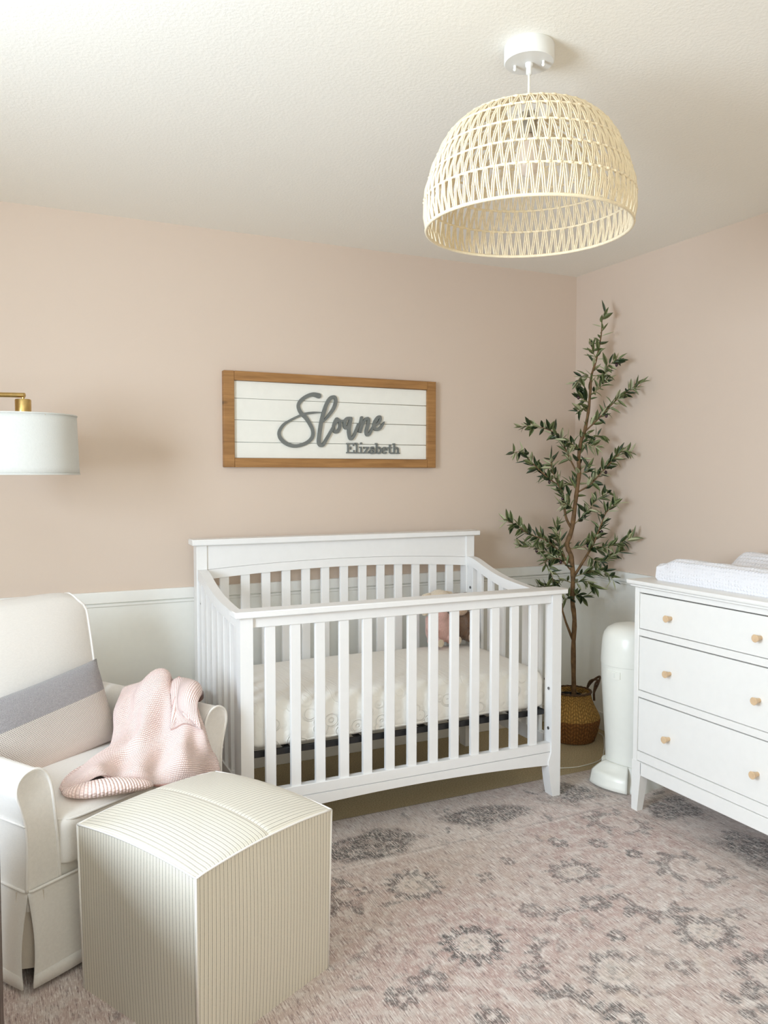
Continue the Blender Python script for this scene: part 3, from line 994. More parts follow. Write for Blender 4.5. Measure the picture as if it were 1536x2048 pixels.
def slab_letter(ch, x0, xw, base=-.1465, cap=.049):
    """upright slab-serif letter; x0 left, xw width"""
    mb = MB()
    y0, y1 = -.0265, -.0175
    xh = cap * .66
    st = .0072

    cnt = [0]

    def bar(a, b, c_, d):
        cnt[0] += 1
        mb.box(a, b, y0 - .00025 * cnt[0], y1, c_, d, 0)

    def arc(cx, cz, rx, rz, a0, a1, w, n=16):
        ribbon(mb, [(cx + rx * cos(radians(a0 + (a1 - a0) * q / n)), cz + rz * sin(radians(a0 + (a1 - a0) * q / n)), w) for q in range(n + 1)], y0 - .0018, y1, 1, False)
    B = base
    x1 = x0 + xw
    if ch == 'E':
        bar(x0 + .005, x0 + .005 + st, B, B + cap)
        bar(x0, x1, B, B + .0062)
        bar(x0, x1 - .002, B + cap - .0062, B + cap)
        bar(x1 - .0048, x1, B, B + .016)
        bar(x1 - .0068, x1 - .002, B + cap - .014, B + cap)
        bar(x0 + .010, x0 + .023, B + cap * .47, B + cap * .47 + .006)
        bar(x0 + .021, x0 + .025, B + cap * .36, B + cap * .66)
    elif ch in 'li':
        xm = (x0 + x1) / 2
        tp = cap * 1.04 if ch == 'l' else xh
        bar(xm - st / 2, xm + st / 2, B, B + tp)
        bar(x0, x1, B, B + .0055)
        bar(x0, xm, B + tp - .0055, B + tp)
        if ch == 'i':
            mb.tube([(xm, y0, B + cap * .98), (xm, y1, B + cap * .98)], .0055, 14)
    elif ch == 'z':
        bar(x0, x1, B, B + .0055)
        bar(x0, x1, B + xh - .0055, B + xh)
        ribbon(mb, [(x1 - .004, B + xh - .003, .0035), (x0 + .004, B + .003, .0035)], y0 - .0003, y1, 1, False)
        bar(x0, x0 + .004, B + xh - .011, B + xh)
        bar(x1 - .004, x1, B, B + .011)
    elif ch == 'a':
        arc(x0 + xw * .42, B + xh * .32, xw * .32, xh * .30, 0, 360, .0034)
        bar(x1 - .011, x1 - .004, B, B + xh * .75)
        arc(x0 + xw * .48, B + xh * .62, xw * .30, xh * .34, 0, 150, .0034)
        bar(x1 - .011, x1, B, B + .0055)
    elif ch == 'b':
        bar(x0 + .003, x0 + .003 + st, B, B + cap * 1.04)
        bar(x0 - .002, x0 + .008, B + cap * 1.04 - .0055, B + cap * 1.04)
        arc(x0 + xw * .55, B + xh * .5, xw * .36, xh * .45, 0, 360, .0035)
    elif ch == 'e':
        arc(x0 + xw * .5, B + xh * .5, xw * .40, xh * .44, 0, 320, .0036)
        bar(x0 + .004, x1 - .002, B + xh * .45, B + xh * .45 + .0052)
    elif ch == 't':
        xm = x0 + xw * .42
        bar(xm - st / 2, xm + st / 2, B + .004, B + cap * .92)
        bar(x0, x1 - .002, B + xh - .0055, B + xh)
        arc(xm + .0085, B + .0085, .0085, .0062, 180, 330, .003)
    elif ch == 'h':
        bar(x0 + .005, x0 + .005 + st, B, B + cap * 1.04)
        bar(x0, x0 + .010, B + cap * 1.04 - .0055, B + cap * 1.04)
        bar(x0, x0 + .016, B, B + .0055)
        bar(x1 - .012, x1 - .012 + st, B, B + xh * .65)
        bar(x1 - .016, x1, B, B + .0055)
        arc(x0 + xw * .52, B + xh * .58, xw * .27, xh * .36, 0, 165, .0035)
    mb.build('serif_letter', 'greyletter', sg, 0)


k_ = 282 / 575.0 * 1e-3
for ch, a, b in (('E', 845, 930), ('l', 936, 976), ('i', 982, 1024), ('z', 1030, 1088), ('a', 1092, 1156), ('b', 1158, 1222), ('e', 1226, 1290), ('t', 1294, 1346), ('h', 1348, 1425)):
    slab_letter(ch, .055 + (a - 845) * k_, (b - a) * k_)

# ================================================================== DRESSER
XD = -.585
ds = thing('dresser', 'white six drawer dresser with round wooden knobs along right wall', 'dresser', (XD, -1.111, RT))
# local: x grows towards the wall, y grows towards the back wall; drawers face -x
DL, DD = 1.545, .495
Y1 = 0.0
Y0 = -DL
for ya, yb in ((Y1, Y1 - .024), (Y0 + .024, Y0)):
    MB().box(.0, DD, min(ya, yb), max(ya, yb), .20, .908, .002).build('side_panel', 'dresser', ds)
MB().box(.012, DD, Y0 + .02, Y1 - .02, .20, .215, 0).build('bottom_panel', 'dresser', ds)
MB().box(DD - .008, DD, Y0 + .02, Y1 - .02, .2, .9, 0).build('back_panel', 'dresser', ds)
MB().box(.020, .030, Y0 + .02, Y1 - .02, .2, .9, 0).build('carcass_shadow', 'gap', ds)
for za, zb_ in ((.7135, .7405), (.4655, .4925), (.887, .910), (.207, .2455)):
    MB().box(.0005, .03, Y0 + .024, Y1 - .024, za, zb_, .0012).build('front_rail', 'dresser', ds)
ym = (Y0 + Y1) / 2
MB().box(.0005, .03, ym - .0115, ym + .0115, .245, .888, .0012).build('front_stile', 'dresser', ds)
MB().box(-.014, DD + .004, Y0 - .014, Y1 + .014, .908, .919, .003).box(-.024, DD + .006, Y0 - .025, Y1 + .025, .9195, .936, .004, 2).build('top', 'dresser', ds)
# plinth with arched ends and tapered legs
MB().box(-.003, .022, Y0 + .045, Y1 - .045, .150, .205, .002).build('base_rail', 'dresser', ds)
for ya, s in ((Y1, -1), (Y0, 1)):
    for xx0, xx1 in ((-.003, .045), (DD - .045, DD)):
        front = xx0 < .1
        poly = [(ya, 0), (ya + s * .032, 0), (ya + s * .049, .160), (ya + s * .049, .2055), (ya, .2055)]
        if front:
            MB().prism(poly, lambda u, v: (xx0, u, v), lambda u, v: (xx0 + .030 + .016 * v / .2, u, v)).build('leg', 'dresser', ds, 30)
        else:
            MB().prism(poly, lambda u, v: (xx1 - .030 - .016 * v / .2, u, v), lambda u, v: (xx1, u, v)).build('leg', 'dresser', ds, 30)
    MB().box(.04, DD - .04, min(ya, ya + s * .022), max(ya, ya + s * .022), .150, .205, .002).build('base_rail', 'dresser', ds)
gapd = .0026
for (z0, z1) in ((.741, .8865), (.493, .713), (.246, .465)):
    for ya, yb in ((ym + .0115, Y1 - .024), (Y0 + .024, ym - .0115)):
        zk = {(.741): .808, (.493): .595, (.246): .342}[z0]
        dr = MB().box(.0025, .019, ya + gapd, yb - gapd, z0 + gapd * .7, z1 - gapd * 1.6, .0012).build('drawer', 'dresser', ds)
        for yk in (yb - .168, ya + .168):
            kb = MB()
            prof = [(.0078, .0), (.0075, .006), (.0128, .026), (.0137, .0285), (.0125, .0300), (0, .0302)]
            n = 20
            rings = [[kb.bm.verts.new((.0027 - z, yk + r * cos(2 * pi * q / n), zk + r * sin(2 * pi * q / n))) for q in range(n)] for r, z in prof[:-1]]
            for A, B in zip(rings[:-1], rings[1:]):
                for q in range(n):
                    kb.bm.faces.new((A[q], A[(q + 1) % n], B[(q + 1) % n], B[q]))
            kb.bm.faces.new(rings[-1])
            kb.bm.faces.new(rings[0][::-1])
            kb.build('knob', 'knob', dr, 40)

# ================================================================== CHANGING PAD
t = NT('white_minky_dots').set(.9, spec=.1, sheen=.4)
t.base((.76, .76, .80))
vo = t.n('ShaderNodeTexVoronoi')
vo.inputs['Scale'].default_value = 75
vo.inputs['Randomness'].default_value = .15
t.l(t.coord(), vo.inputs['Vector'])
hd = t.ramp(vo.outputs['Distance'], [(.0, 1.), (.55, .0)])
fold = t.noise(t.coord(scale=(8, 14, 30), rot=(.7, 0, 0)), 1, 3)
t.bump(t.math('ADD', hd, t.math('MULTIPLY', fold, 1.6)), .75, .006)
MT['minky'] = t.m
cpad = thing('changing_pad', 'white dotted plush changing pad lying on the dresser top', 'changing pad', (-.325, -1.58, RT + .936))
PW, PL = .41, .82


def pad_h(x, y):
    # x across (-PW/2 front .. PW/2 wall), y along (0 left end = +PL/2)
    ax = abs(x) / (PW / 2)
    valley = .045 + .048 * sm(.30, .80, ax) + (.014 if x > 0 else 0) * sm(.3, .8, ax)
    ex = 1 - .16 * sm(.86, 1.0, ax) ** 2
    d = PL / 2 - abs(y)
    ey = .70 + .30 * sm(0, .10, d)
    if x > .02:
        ey = .18 + .82 * sm(.0, .10, d - .02)
    return valley * ex * ey


def pad_fn(u, v):
    x = (u - .5) * PW
    y = (v - .5) * PL
    return (x, y, pad_h(x, y) + .0015 * sin(x * 90 + y * 40))


mb = MB().grid(pad_fn, 40, 60)
edge = [e for e in mb.bm.edges if e.is_boundary]
r = bmesh.ops.extrude_edge_only(mb.bm, edges=edge)
for v in [g for g in r['geom'] if isinstance(g, bmesh.types.BMVert)]:
    v.co.z = .012
    v.co.x *= 1.012
    v.co.y *= 1.006
edge = [e for e in mb.bm.edges if e.is_boundary]
r = bmesh.ops.extrude_edge_only(mb.bm, edges=edge)
for v in [g for g in r['geom'] if isinstance(g, bmesh.types.BMVert)]:
    v.co.z = .0005
    v.co.x *= .975
    v.co.y *= .985
bmesh.ops.contextual_create(mb.bm, geom=[e for e in mb.bm.edges if e.is_boundary])
mb.build('pad_cover', 'minky', cpad, 60)

# ================================================================== DIAPER PAIL
pl = thing('diaper_pail', 'white plastic diaper pail with domed lid beside the dresser', 'diaper pail', (-.388, -.884, RT), -2.95)
# local +x faces into the room (towards the camera-left)
MB().lathe([(.108, .075), (.106, .10), (.110, .20), (.120, .34), (.128, .46), (.1295, .528)], 56, .98, 1.0, cap0=True).build('body', 'plastic', pl, 60)
MB().lathe([(.1315, .529), (.1315, .545), (.1285, .60), (.1245, .640), (.118, .662), (.104, .681), (.080, .695), (.045, .703), (.0, .705)], 56, .98, 1.0, cap1=False).build('lid', 'plastic', pl, 60)


def base_r(a):
    return .135 + .028 * math.exp(-((a) / .55) ** 2)


mb = MB()
nb_ = 64
rings = []
for f_, z in ((.78, .098), (.80, .070), (.90, .040), (.98, .014), (1.0, .004), (1.0, 0)):
    ring = []
    for k in range(nb_):
        a = 2 * pi * k / nb_
        aa = (a + pi) % (2 * pi) - pi
        lob = 1 + .12 * f_ * cos(4 * (aa - pi / 4))
        r_ = .142 * f_ * lob
        ring.append(mb.bm.verts.new((r_ * cos(a), r_ * sin(a), z)))
    rings.append(ring)
for A, B in zip(rings[:-1], rings[1:]):
    for k in range(nb_):
        mb.bm.faces.new((A[k], A[(k + 1) % nb_], B[(k + 1) % nb_], B[k]))
mb.bm.faces.new(rings[0])
mb.bm.faces.new(rings[-1][::-1])
mb.build('base', 'plastic', pl, 60)


def pedal(u, v):
    a = (u - .5) * 1.15
    r0, r1 = .108, .186
    q = v
    r_ = r0 + (r1 - r0) * q
    z = .100 - .052 * q ** 1.5 - .04 * sm(.82, 1, q) + .004 * sin(pi * u)
    if q > .15 and q < .75:
        z -= .008 * sin(pi * (q - .15) / .6) * sin(pi * u)
    return (r_ * cos(a) * (1 - .02 * abs(u - .5)), r_ * sin(a), z)


mod_solid(MB().grid(pedal, 18, 18).build('foot_pedal', 'plastic', pl, 60), .006, -1)
# latch window on the front
mb = MB()
for zc, hz, aw, dr_ in ((.492, .017, .27, .004), (.494, .0105, .085, .0065)):
    poly = []
    r_ = .1288
    for s_ in (-1, 1):
        pass
    n = 12
    out0, out1 = [], []
    V = []
    for layer in (r_ - .003, r_ + dr_):
        up_, dn_ = [], []
        for k in range(n + 1):
            a = -aw + 2 * aw * k / n
            cut = 1 if hz < .012 else 1 - .55 * (k / n if True else 0)
            up_.append(mb.bm.verts.new((layer * .98 * cos(a), layer * sin(a), zc + hz)))
            dn_.append(mb.bm.verts.new((layer * .98 * cos(a), layer * sin(a), zc - hz * (1 if hz < .012 else (.75 + .35 * cos(pi * (k / n - .5)))))))
        V.append((up_, dn_))
    (u0, d0), (u1, d1) = V
    for k in range(n):
        mb.bm.faces.new((u1[k], u1[k + 1], d1[k + 1], d1[k]))
        mb.bm.faces.new((u0[k], u0[k + 1], u1[k + 1], u1[k]))
        mb.bm.faces.new((d0[k], d1[k], d1[k + 1], d0[k + 1]))
    mb.bm.faces.new((u0[0], u1[0], d1[0], d0[0]))
    mb.bm.faces.new((u0[n], d0[n], d1[n], u1[n]))
mb.build('latch', 'plastic', pl, 40)

# ================================================================== BASKET AND OLIVE TREE
TX, TY = -.24, -.30
t = NT('seagrass_weave').set(.8, spec=.2)
tc = t.n('ShaderNodeTexCoord')
sx = t.n('ShaderNodeSeparateXYZ')
t.l(tc.outputs['UV'], sx.inputs[0])
uu, vv = sx.outputs[0], sx.outputs[1]
zig = t.math('PINGPONG', t.math('MULTIPLY', uu, 30), 1)
wv = t.math('FRACT', t.math('ADD', t.math('MULTIPLY', vv, 17), t.math('MULTIPLY', zig, 1.1)))
cell = t.math('FRACT', t.math('MULTIPLY', uu, 60))
hgt = t.math('MULTIPLY', t.math('SINE', t.math('MULTIPLY', wv, pi)), t.math('SINE', t.math('MULTIPLY', cell, pi)))
tone = t.ramp(t.noise(tc.outputs['UV'], 60, 3), [(.3, (.50, .27, .07)), (.7, (.74, .45, .14))])
lowc = t.ramp(t.noise(tc.outputs['UV'], 70, 3), [(.3, (.25, .105, .03)), (.7, (.42, .19, .06))])
gate = t.math('GREATER_THAN', vv, .52)
col = t.mix(gate, lowc, tone)
col = t.mix(t.math('MULTIPLY', t.math('SUBTRACT', 1.0, hgt), .55), col, (.05, .022, .01))
t.base(col)
t.bump(hgt, .9, .006)
MT['weave'] = t.m
bk = thing('basket', 'round brown seagrass belly basket with looped handles holding the tree', 'basket', (TX, TY, 0))
prof = [(.0, .002), (.104, .0025), (.116, .010), (.128, .040), (.137, .080), (.141, .112), (.131, .142), (.115, .172), (.102, .202), (.0955, .226), (.0935, .246)]
PV = catmull([(r_, z, 0) for r_, z in prof], 4)


def bas(u, v):
    q = v * (len(PV) - 1)
    i = min(int(q), len(PV) - 2)
    p = PV[i].lerp(PV[i + 1], q - i)
    rr_ = p.x * (1 + .006 * sin(40 * u * 2 * pi) * sin(v * 60))
    return (rr_ * cos(2 * pi * u), rr_ * sin(2 * pi * u), p.y)


mod_solid(MB().grid(bas, 72, 40, closed_u=True).build('basket_body', 'weave', bk, 180), .005, -1)
MB().tube([(.094 * cos(2 * pi * k / 48), .094 * sin(2 * pi * k / 48), .247 + .002 * (k % 2)) for k in range(48)], .0055, 8, closed=True).build('rim_rope', 'darkrope', bk, 180)
for ang in (-.30, pi - .30):
    mb = MB()
    e = Vector((cos(ang), sin(ang), 0))
    tn = Vector((-sin(ang), cos(ang), 0))
    for off in (-.007, .007):
        pts = [e * .100 + tn * (-.045) + Vector((0, 0, .205)), e * .099 + tn * (-.044) + Vector((0, 0, .245)), e * (.115 + off) + tn * (-.036) + Vector((0, 0, .285)), e * (.136 + off) + tn * (-.012) + Vector((0, 0, .305 + off)),
               e * (.140 + off) + tn * .012 + Vector((0, 0, .305 + off)), e * (.118 + off) + tn * .036 + Vector((0, 0, .285)), e * .099 + tn * .044 + Vector((0, 0, .245)), e * .100 + tn * .045 + Vector((0, 0, .205))]
        mb.tube(catmull(pts, 5), .0055, 8)
    mb.build('handle', 'darkrope', bk, 180)
# crumpled kraft paper filling the basket
o = MB().grid(lambda u, v: (.082 * v * cos(2 * pi * u), .082 * v * sin(2 * pi * u), .196 + .016 * sin(7 * 2 * pi * u + v * 9) * v + .022 * v), 40, 8, closed_u=True).build('paper_filling', 'paper', bk, 30)

tr = thing('olive_tree', 'tall artificial olive tree with slender trunk standing in the basket', 'olive tree', (TX, TY, 0))
Rh = Vector((.90185, -.43204, 0))
Fh = Vector((.43204, .90185, 0))
TRUNK = [(0.009, 0.150), (0.009, 0.212), (0.003, 0.459), (0.007, 0.614), (-0.005, 0.717), (-0.003, 0.836), (-0.013, 0.937), (-0.031, 0.983), (-0.034, 1.014), (-0.011, 1.084), (0.008, 1.246), (0.022, 1.361), (0.019, 1.438), (0.028, 1.522), (0.047, 1.576), (0.065, 1.675), (0.075, 1.797), (0.079, 1.858), (0.103, 1.941), (0.125, 2.055), (0.13, 2.138), (0.15, 2.168)]
BR = [[(-0.013, 1.084), (-0.045, 1.145), (-0.065, 1.261), (-0.089, 1.307), (-0.12, 1.376), (-0.132, 1.438)], [(-0.089, 1.307), (-0.151, 1.353), (-0.228, 1.423), (-0.275, 1.469), (-0.325, 1.469)], [(0.007, 1.376), (-0.037, 1.461), (-0.068, 1.53), (-0.115, 1.576), (-0.176, 1.599), (-0.238, 1.606), (-0.272, 1.599)], [(0.047, 1.576), (0.1, 1.629), (0.16, 1.698), (0.213, 1.751), (0.3, 1.801)], [(0.016, 1.269), (0.073, 1.307), (0.133, 1.376), (0.194, 1.446), (0.224, 1.476), (0.255, 1.465)], [(-0.006, 1.099), (0.059, 1.169), (0.105, 1.23), (0.158, 1.269)], [(0.007, 0.847), (0.062, 0.952), (0.092, 1.022), (0.121, 1.115), (0.136, 1.169), (0.182, 1.219)], [(0.073, 0.975), (0.131, 0.983), (0.2, 1.006), (0.277, 1.045)], [(-0.021, 0.909), (-0.093, 0.983), (-0.155, 1.03), (-0.241, 1.06), (-0.303, 1.107), (-0.357, 1.122)], [(-0.039, 0.921), (-0.132, 0.96), (-0.209, 0.991), (-0.286, 0.999)], [(-0.011, 0.867), (-0.077, 0.929), (-0.154, 0.921), (-0.131, 0.867), (-0.111, 0.804)], [(0.009, 0.839), (0.078, 0.867), (0.132, 0.874), (0.179, 0.828)], [(0.001, 0.804), (0.055, 0.82), (0.094, 0.789)], [(-0.006, 0.804), (-0.061, 0.82), (-0.115, 0.789), (-0.2, 0.789)], [(0.062, 0.952), (0.132, 0.913), (0.185, 0.944), (0.235, 0.975)], [(0.079, 1.858), (0.135, 1.858), (0.138, 1.896), (0.188, 1.922)], [(0.078, 1.842), (0.043, 1.858), (0.013, 1.835), (0.006, 1.804)], [(0.068, 1.721), (0.022, 1.751), (0.014, 1.766)], [(0.065, 1.675), (0.038, 1.69), (0.007, 1.675)], [(0.103, 1.941), (0.08, 1.986), (0.08, 2.017)], [(-0.004, 0.734), (0.025, 0.75), (0.041, 0.734)], [(-0.004, 0.715), (-0.029, 0.734), (-0.052, 0.727)], [(0.028, 1.522), (0.07, 1.507), (0.109, 1.499)], [(0.025, 1.476), (-0.014, 1.507), (-0.053, 1.53)], [(0.022, 1.361), (0.057, 1.376), (0.064, 1.399)], [(0.012, 1.284), (-0.027, 1.315), (-0.05, 1.307)], [(0.001, 1.169), (-0.034, 1.207), (-0.08, 1.207)], [(0.079, 1.766), (0.121, 1.797), (0.151, 1.835)], [(0.047, 1.576), (0.07, 1.553), (0.124, 1.553)], [(-0.031, 0.983), (0.015, 0.983), (0.061, 1.006), (0.099, 1.045)], [(-0.046, 0.944), (-0.094, 1.068), (-0.079, 1.115)]]
rt_ = random.Random(11)


def P3(s, z, f=0.0):
    return Rh * s + Fh * f + Vector((0, 0, z))


tp = catmull([P3(s, z) for s, z in TRUNK], 4)
nT = len(tp)
rad = []
for i, p in enumerate(tp):
    q = p.z
    r_ = np.interp(q, [.15, .6, 1.0, 1.3, 1.6, 1.9, 2.17], [.0130, .0120, .0125, .0105, .0085, .0055, .0015])
    rad.append(float(r_) * (1 + .10 * sin(i * 1.9) * (q < 1.9)))
MB().tube(tp, rad, 10).build('trunk', 'bark', tr, 180)
MB().tube([P3(-.002, .515), P3(-.020, .560), P3(-.036, .60), P3(-.055, .661), P3(-.056, .70)], [.007, .0065, .0055, .0045, .003], 8).build('branch', 'bark', tr, 180)
MB().lathe([(.050, .135), (.060, .222), (.0625, .223), (.0625, .228), (.056, .228), (.052, .200)], 32, c=(-.01, .0), cap1=True).build('nursery_pot', 'pot', tr, 50)

leafpts = []
for bi_, b in enumerate(BR):
    right = b[-1][0] > b[0][0]
    Lb = abs(b[-1][0] - b[0][0])
    depth = rt_.uniform(-.85, .15) * Lb if right else rt_.uniform(-.75, .10) * Lb
    if bi_ == 10:
        depth = -.08
    n = len(b)
    p3 = [P3(s, z, depth * (k / (n - 1))) for k, (s, z) in enumerate(b)]
    sub = catmull(p3, 5)
    big = bi_ in (0, 6, 8, 2, 1)
    r0 = .0075 if bi_ in (0, 6) else (.0045 if big or len(b) > 4 else .0026)
    MB().tube(sub, [r0 * (1 - .8 * k / (len(sub) - 1)) for k in range(len(sub))], 7).build('branch', 'bark' if r0 > .004 else 'twig', tr, 180)
    acc = 0
    skip = .30 if bi_ in (0, 6) else .12
    tot = sum((sub[k + 1] - sub[k]).length for k in range(len(sub) - 1))
    for k in range(len(sub) - 1):
        seg = (sub[k + 1] - sub[k])
        steps = max(1, int(round(seg.length / .0052)))
        for q in range(steps):
            acc += seg.length / steps
            if acc / tot > skip:
                leafpts.append((sub[k].lerp(sub[k + 1], (q + .5) / steps), seg.normalized(), acc / tot))
    leafpts.append((sub[-1], (sub[-1] - sub[-2]).normalized(), 1.0))
# leaves along the upper leader
for k in range(nT - 1):
    if tp[k].z > 1.22:
        seg = tp[k + 1] - tp[k]
        steps = max(1, int(seg.length / (.014 if tp[k].z < 1.95 else .011)))
        for q in range(steps):
            leafpts.append((tp[k].lerp(tp[k + 1], q / steps), seg.normalized(), .6))


def leaf_mesh(Ln, wd, curl, m):
    bm = bmesh.new()
    n = 5
    mid, lf, rt2 = [], [], []
    for k in range(n + 1):
        u = k / n
        w = wd * sin(pi * min(1, u * .97 + .03) ** .85) * .5
        z = curl * u * u * Ln
        mid.append(bm.verts.new((u * Ln, 0, z)))
        if 0 < k < n:
            lf.append(bm.verts.new((u * Ln, w, z + w * .35)))
            rt2.append(bm.verts.new((u * Ln, -w, z + w * .35)))
    for side in (lf, rt2):
        bm.faces.new((mid[0], mid[1], side[0]))
        for k in range(n - 2):
            bm.faces.new((mid[k + 1], mid[k + 2], side[k + 1], side[k]))
        bm.faces.new((mid[n - 1], mid[n], side[n - 2]))
    me_ = bpy.data.meshes.new('leaf')
    bm.to_mesh(me_)
    bm.free()
    me_.polygons.foreach_set('use_smooth', [True] * len(me_.polygons))
    me_.materials.append(MT[m])
    return me_


LM = [leaf_mesh(.066, .0200, .12, 'leafA'), leaf_mesh(.058, .0215, -.10, 'leafA'), leaf_mesh(.066, .0185, .18, 'leafB'), leaf_mesh(.056, .0195, -.15, 'leafB'),
      leaf_mesh(.062, .0195, .10, 'leafC'), leaf_mesh(.050, .0185, .2, 'leafA')]
NL = 300
rt_.shuffle(leafpts)
big_leaves, rest = leafpts[:NL], leafpts[NL:NL + 700]



def leaf_matrix(p, d, k):
    ax = d.orthogonal().normalized()
    ax.rotate(Matrix.Rotation(rt_.uniform(0, 2 * pi), 3, d))
    spread = rt_.uniform(.35, 1.45)
    dirv = (d * cos(spread) + ax * sin(spread) + Vector((0, 0, rt_.uniform(-.45, .30)))).normalized()
    side = dirv.cross(Vector((0, 0, 1)))
    side = side.normalized() if side.length > .05 else dirv.orthogonal().normalized()
    upv = side.cross(dirv)
    m = Matrix((dirv, upv.cross(dirv), upv)).transposed()
    m = m @ Matrix.Rotation(rt_.uniform(-1.1, 1.1), 3, 'X')
    s_ = rt_.uniform(.72, 1.18)
    m4 = m.to_4x4() @ Matrix.Scale(s_, 4)
    m4.translation = p
    # keep clear of the walls behind
    tip = m4 @ Vector((.055, 0, 0))
    if tip.x + TX > -.02 or tip.y + TY > -.03:
        m4.translation = p - Vector((.05, .05, 0))
    return m4


for i, (p, d, f) in enumerate(big_leaves):
    o = bpy.data.objects.new('leaf', LM[rt_.choice((0, 0, 1, 2, 2, 3, 3, 4, 4, 5))])
    COL.objects.link(o)
    o.parent = tr
    o.matrix_local = leaf_matrix(p, d, i)
if rest:
    bm = bmesh.new()
    for p, d, f in rest:
        q = rt_.choice((0, 1, 2, 2, 3, 3, 4, 4))
        n0, f0 = len(bm.verts), len(bm.faces)
        bm.from_mesh(LM[q])
        bm.verts.ensure_lookup_table()
        bm.faces.ensure_lookup_table()
        m4 = leaf_matrix(p, d, 0)
        for v in bm.verts[n0:]:
            v.co = m4 @ v.co
        for fc in bm.faces[f0:]:
            fc.material_index = (0, 0, 1, 1, 2)[q]
            fc.smooth = True
    me_ = bpy.data.meshes.new('leaves')
    bm.to_mesh(me_)
    bm.free()
    for q in 'ABC':
        me_.materials.append(MT['leaf' + q])
    o = link('leaves', me_, tr)
    o['kind'] = 'stuff'
for i in range(16):
    p, d, f = rest[i * 7 % len(rest)]
    q = p + Vector((rt_.uniform(-.012, .012), rt_.uniform(-.012, .012), -.016))
    MB().ball(q, .0085, 12, 8, sc=(.85, .85, 1.2)).tube([q + Vector((0, 0, .009)), p], .0009, 5).build('olive', 'olive', tr, 180)

# ================================================================== ARMCHAIR
CA = radians(32)
CO = Vector((-2.531, -1.131, RT))
ch = thing('armchair', 'oatmeal linen slipcovered armchair with skirt facing the ottoman', 'armchair', CO, CA)
cM = Matrix.Translation(CO) @ Matrix.Rotation(CA, 4, 'Z')
# skirt: hanging panels with open corner pleats
SK = .262


def skirt(p0, p1, out, n=24):
    p0, p1, out = Vector(p0), Vector(p1), Vector(out)

    def f(u, v):
        p = p0.lerp(p1, u)
        q = 1 - v
        edge_ = max(0, 1 - min(u, 1 - u) * 9)
        fl = .016 * q + .006 * q * sin(u * 9) + .010 * edge_ * sin(pi * v) * q
        pull = .008 * edge_ * sin(pi * min(1, q * 1.05))
        dirp = (p1 - p0).normalized() * (pull if u < .5 else -pull)
        return p + out * fl + dirp + Vector((0, 0, .012 + v * (SK - .012)))
    o = MB().grid(f, n, 16).build('skirt_panel', 'linen', ch, 180)
    mod_solid(o, .003)
    # stitched hem band
    h_ = MB().grid(lambda u, v: Vector(f(u, v * .14)) + out * .0022, n, 2).build('hem', 'linen', o, 180)
    mod_solid(h_, .002)
    return o


XO, YB = .362, .80
skirt((-XO, 0, 0), (XO, 0, 0), (0, -1, 0), 36)
skirt((-XO, YB, 0), (-XO, .0, 0), (-1, 0, 0))
skirt((XO, 0, 0), (XO, YB, 0), (1, 0, 0))
skirt((XO, YB, 0), (-XO, YB, 0), (0, 1, 0))
for sx_ in (-1, 1):
    a = radians(225 if sx_ < 0 else 315)
    c = Vector((sx_ * (XO - .02), .02, 0))
    tn = Vector((-sin(a), cos(a), 0))
    MB().grid(lambda u, v: c + tn * (u - .5) * .07 + Vector((0, 0, .045 + v * .21)), 2, 2).build('corner_pleat', 'linenin', ch, 0)
MB().box(-XO + .045, XO - .045, .05, YB - .04, .03, .20, 0).build('glider_base', 'blackmetal', ch)
pipe = lambda pts, nm='piping', r=.0042, par=None, closed=False: MB().tube(pts, r, 7, closed=closed).build(nm, 'linen', par or ch, 180)
pipe([(-XO, .004, SK + .002), (-XO + .012, -.003, SK + .002), (0, -.004, SK + .002), (XO - .012, -.003, SK + .002), (XO, .004, SK + .002), (XO + .003, .016, SK + .002),
      (XO + .003, YB - .01, SK + .002), (XO - .01, YB + .003, SK + .002), (-XO + .01, YB + .003, SK + .002), (-XO - .003, YB - .01, SK + .002), (-XO - .003, .016, SK + .002)], 'skirt_piping', closed=True)
# rail body below the seat
MB().box(-XO + .004, XO - .004, .010, YB - .004, .20, .30, .01, 2).build('seat_rail', 'linen', ch)
# arms: flared rounded section carried back
AO = [(.362, .262), (.360, .32), (.358, .38), (.362, .44), (.376, .495), (.386, .530), (.381, .560), (.362, .578), (.335, .584), (.308, .573), (.290, .545), (.280, .50), (.272, .42), (.266, .34), (.262, .262)]
AOs = [(p.x, p.y) for p in catmull([(a, b, 0) for a, b in AO], 4)]
for s_ in (-1, 1):
    def arm_pt(x, z, y):
        k = 1.0
        zz = z + (.004 * y if z > .5 else 0)
        return (s_ * x, y, zz)
    ys_ = [.004, .0, .006, .02, .20, .40, .60, .655, .67]
    sc_y = [.93, .97, 1, 1, 1, 1, 1, .97, .90]
    mb = MB()
    rings = []
    cxm, czm = .322, .42
    for y, k in zip(ys_, sc_y):
        rings.append([mb.bm.verts.new(arm_pt(cxm + (x - cxm) * k, czm + (z - czm) * (k if z > czm else 1), y)) for x, z in AOs])
    n = len(AOs)
    for A, B in zip(rings[:-1], rings[1:]):
        for k in range(n):
            mb.bm.faces.new((A[k], A[(k + 1) % n], B[(k + 1) % n], B[k]))
    mb.bm.faces.new(rings[0][::-1])
    mb.bm.faces.new(rings[-1])
    arm = mb.build('armrest', 'linen', ch, 50)
    pipe([(s_ * x, .003, z) for x, z in AOs], 'piping', .0045, arm)
    pipe([(s_ * (.364 + .001), y, .440) for y in np.linspace(.0, .66, 8)], 'piping', .003, arm)
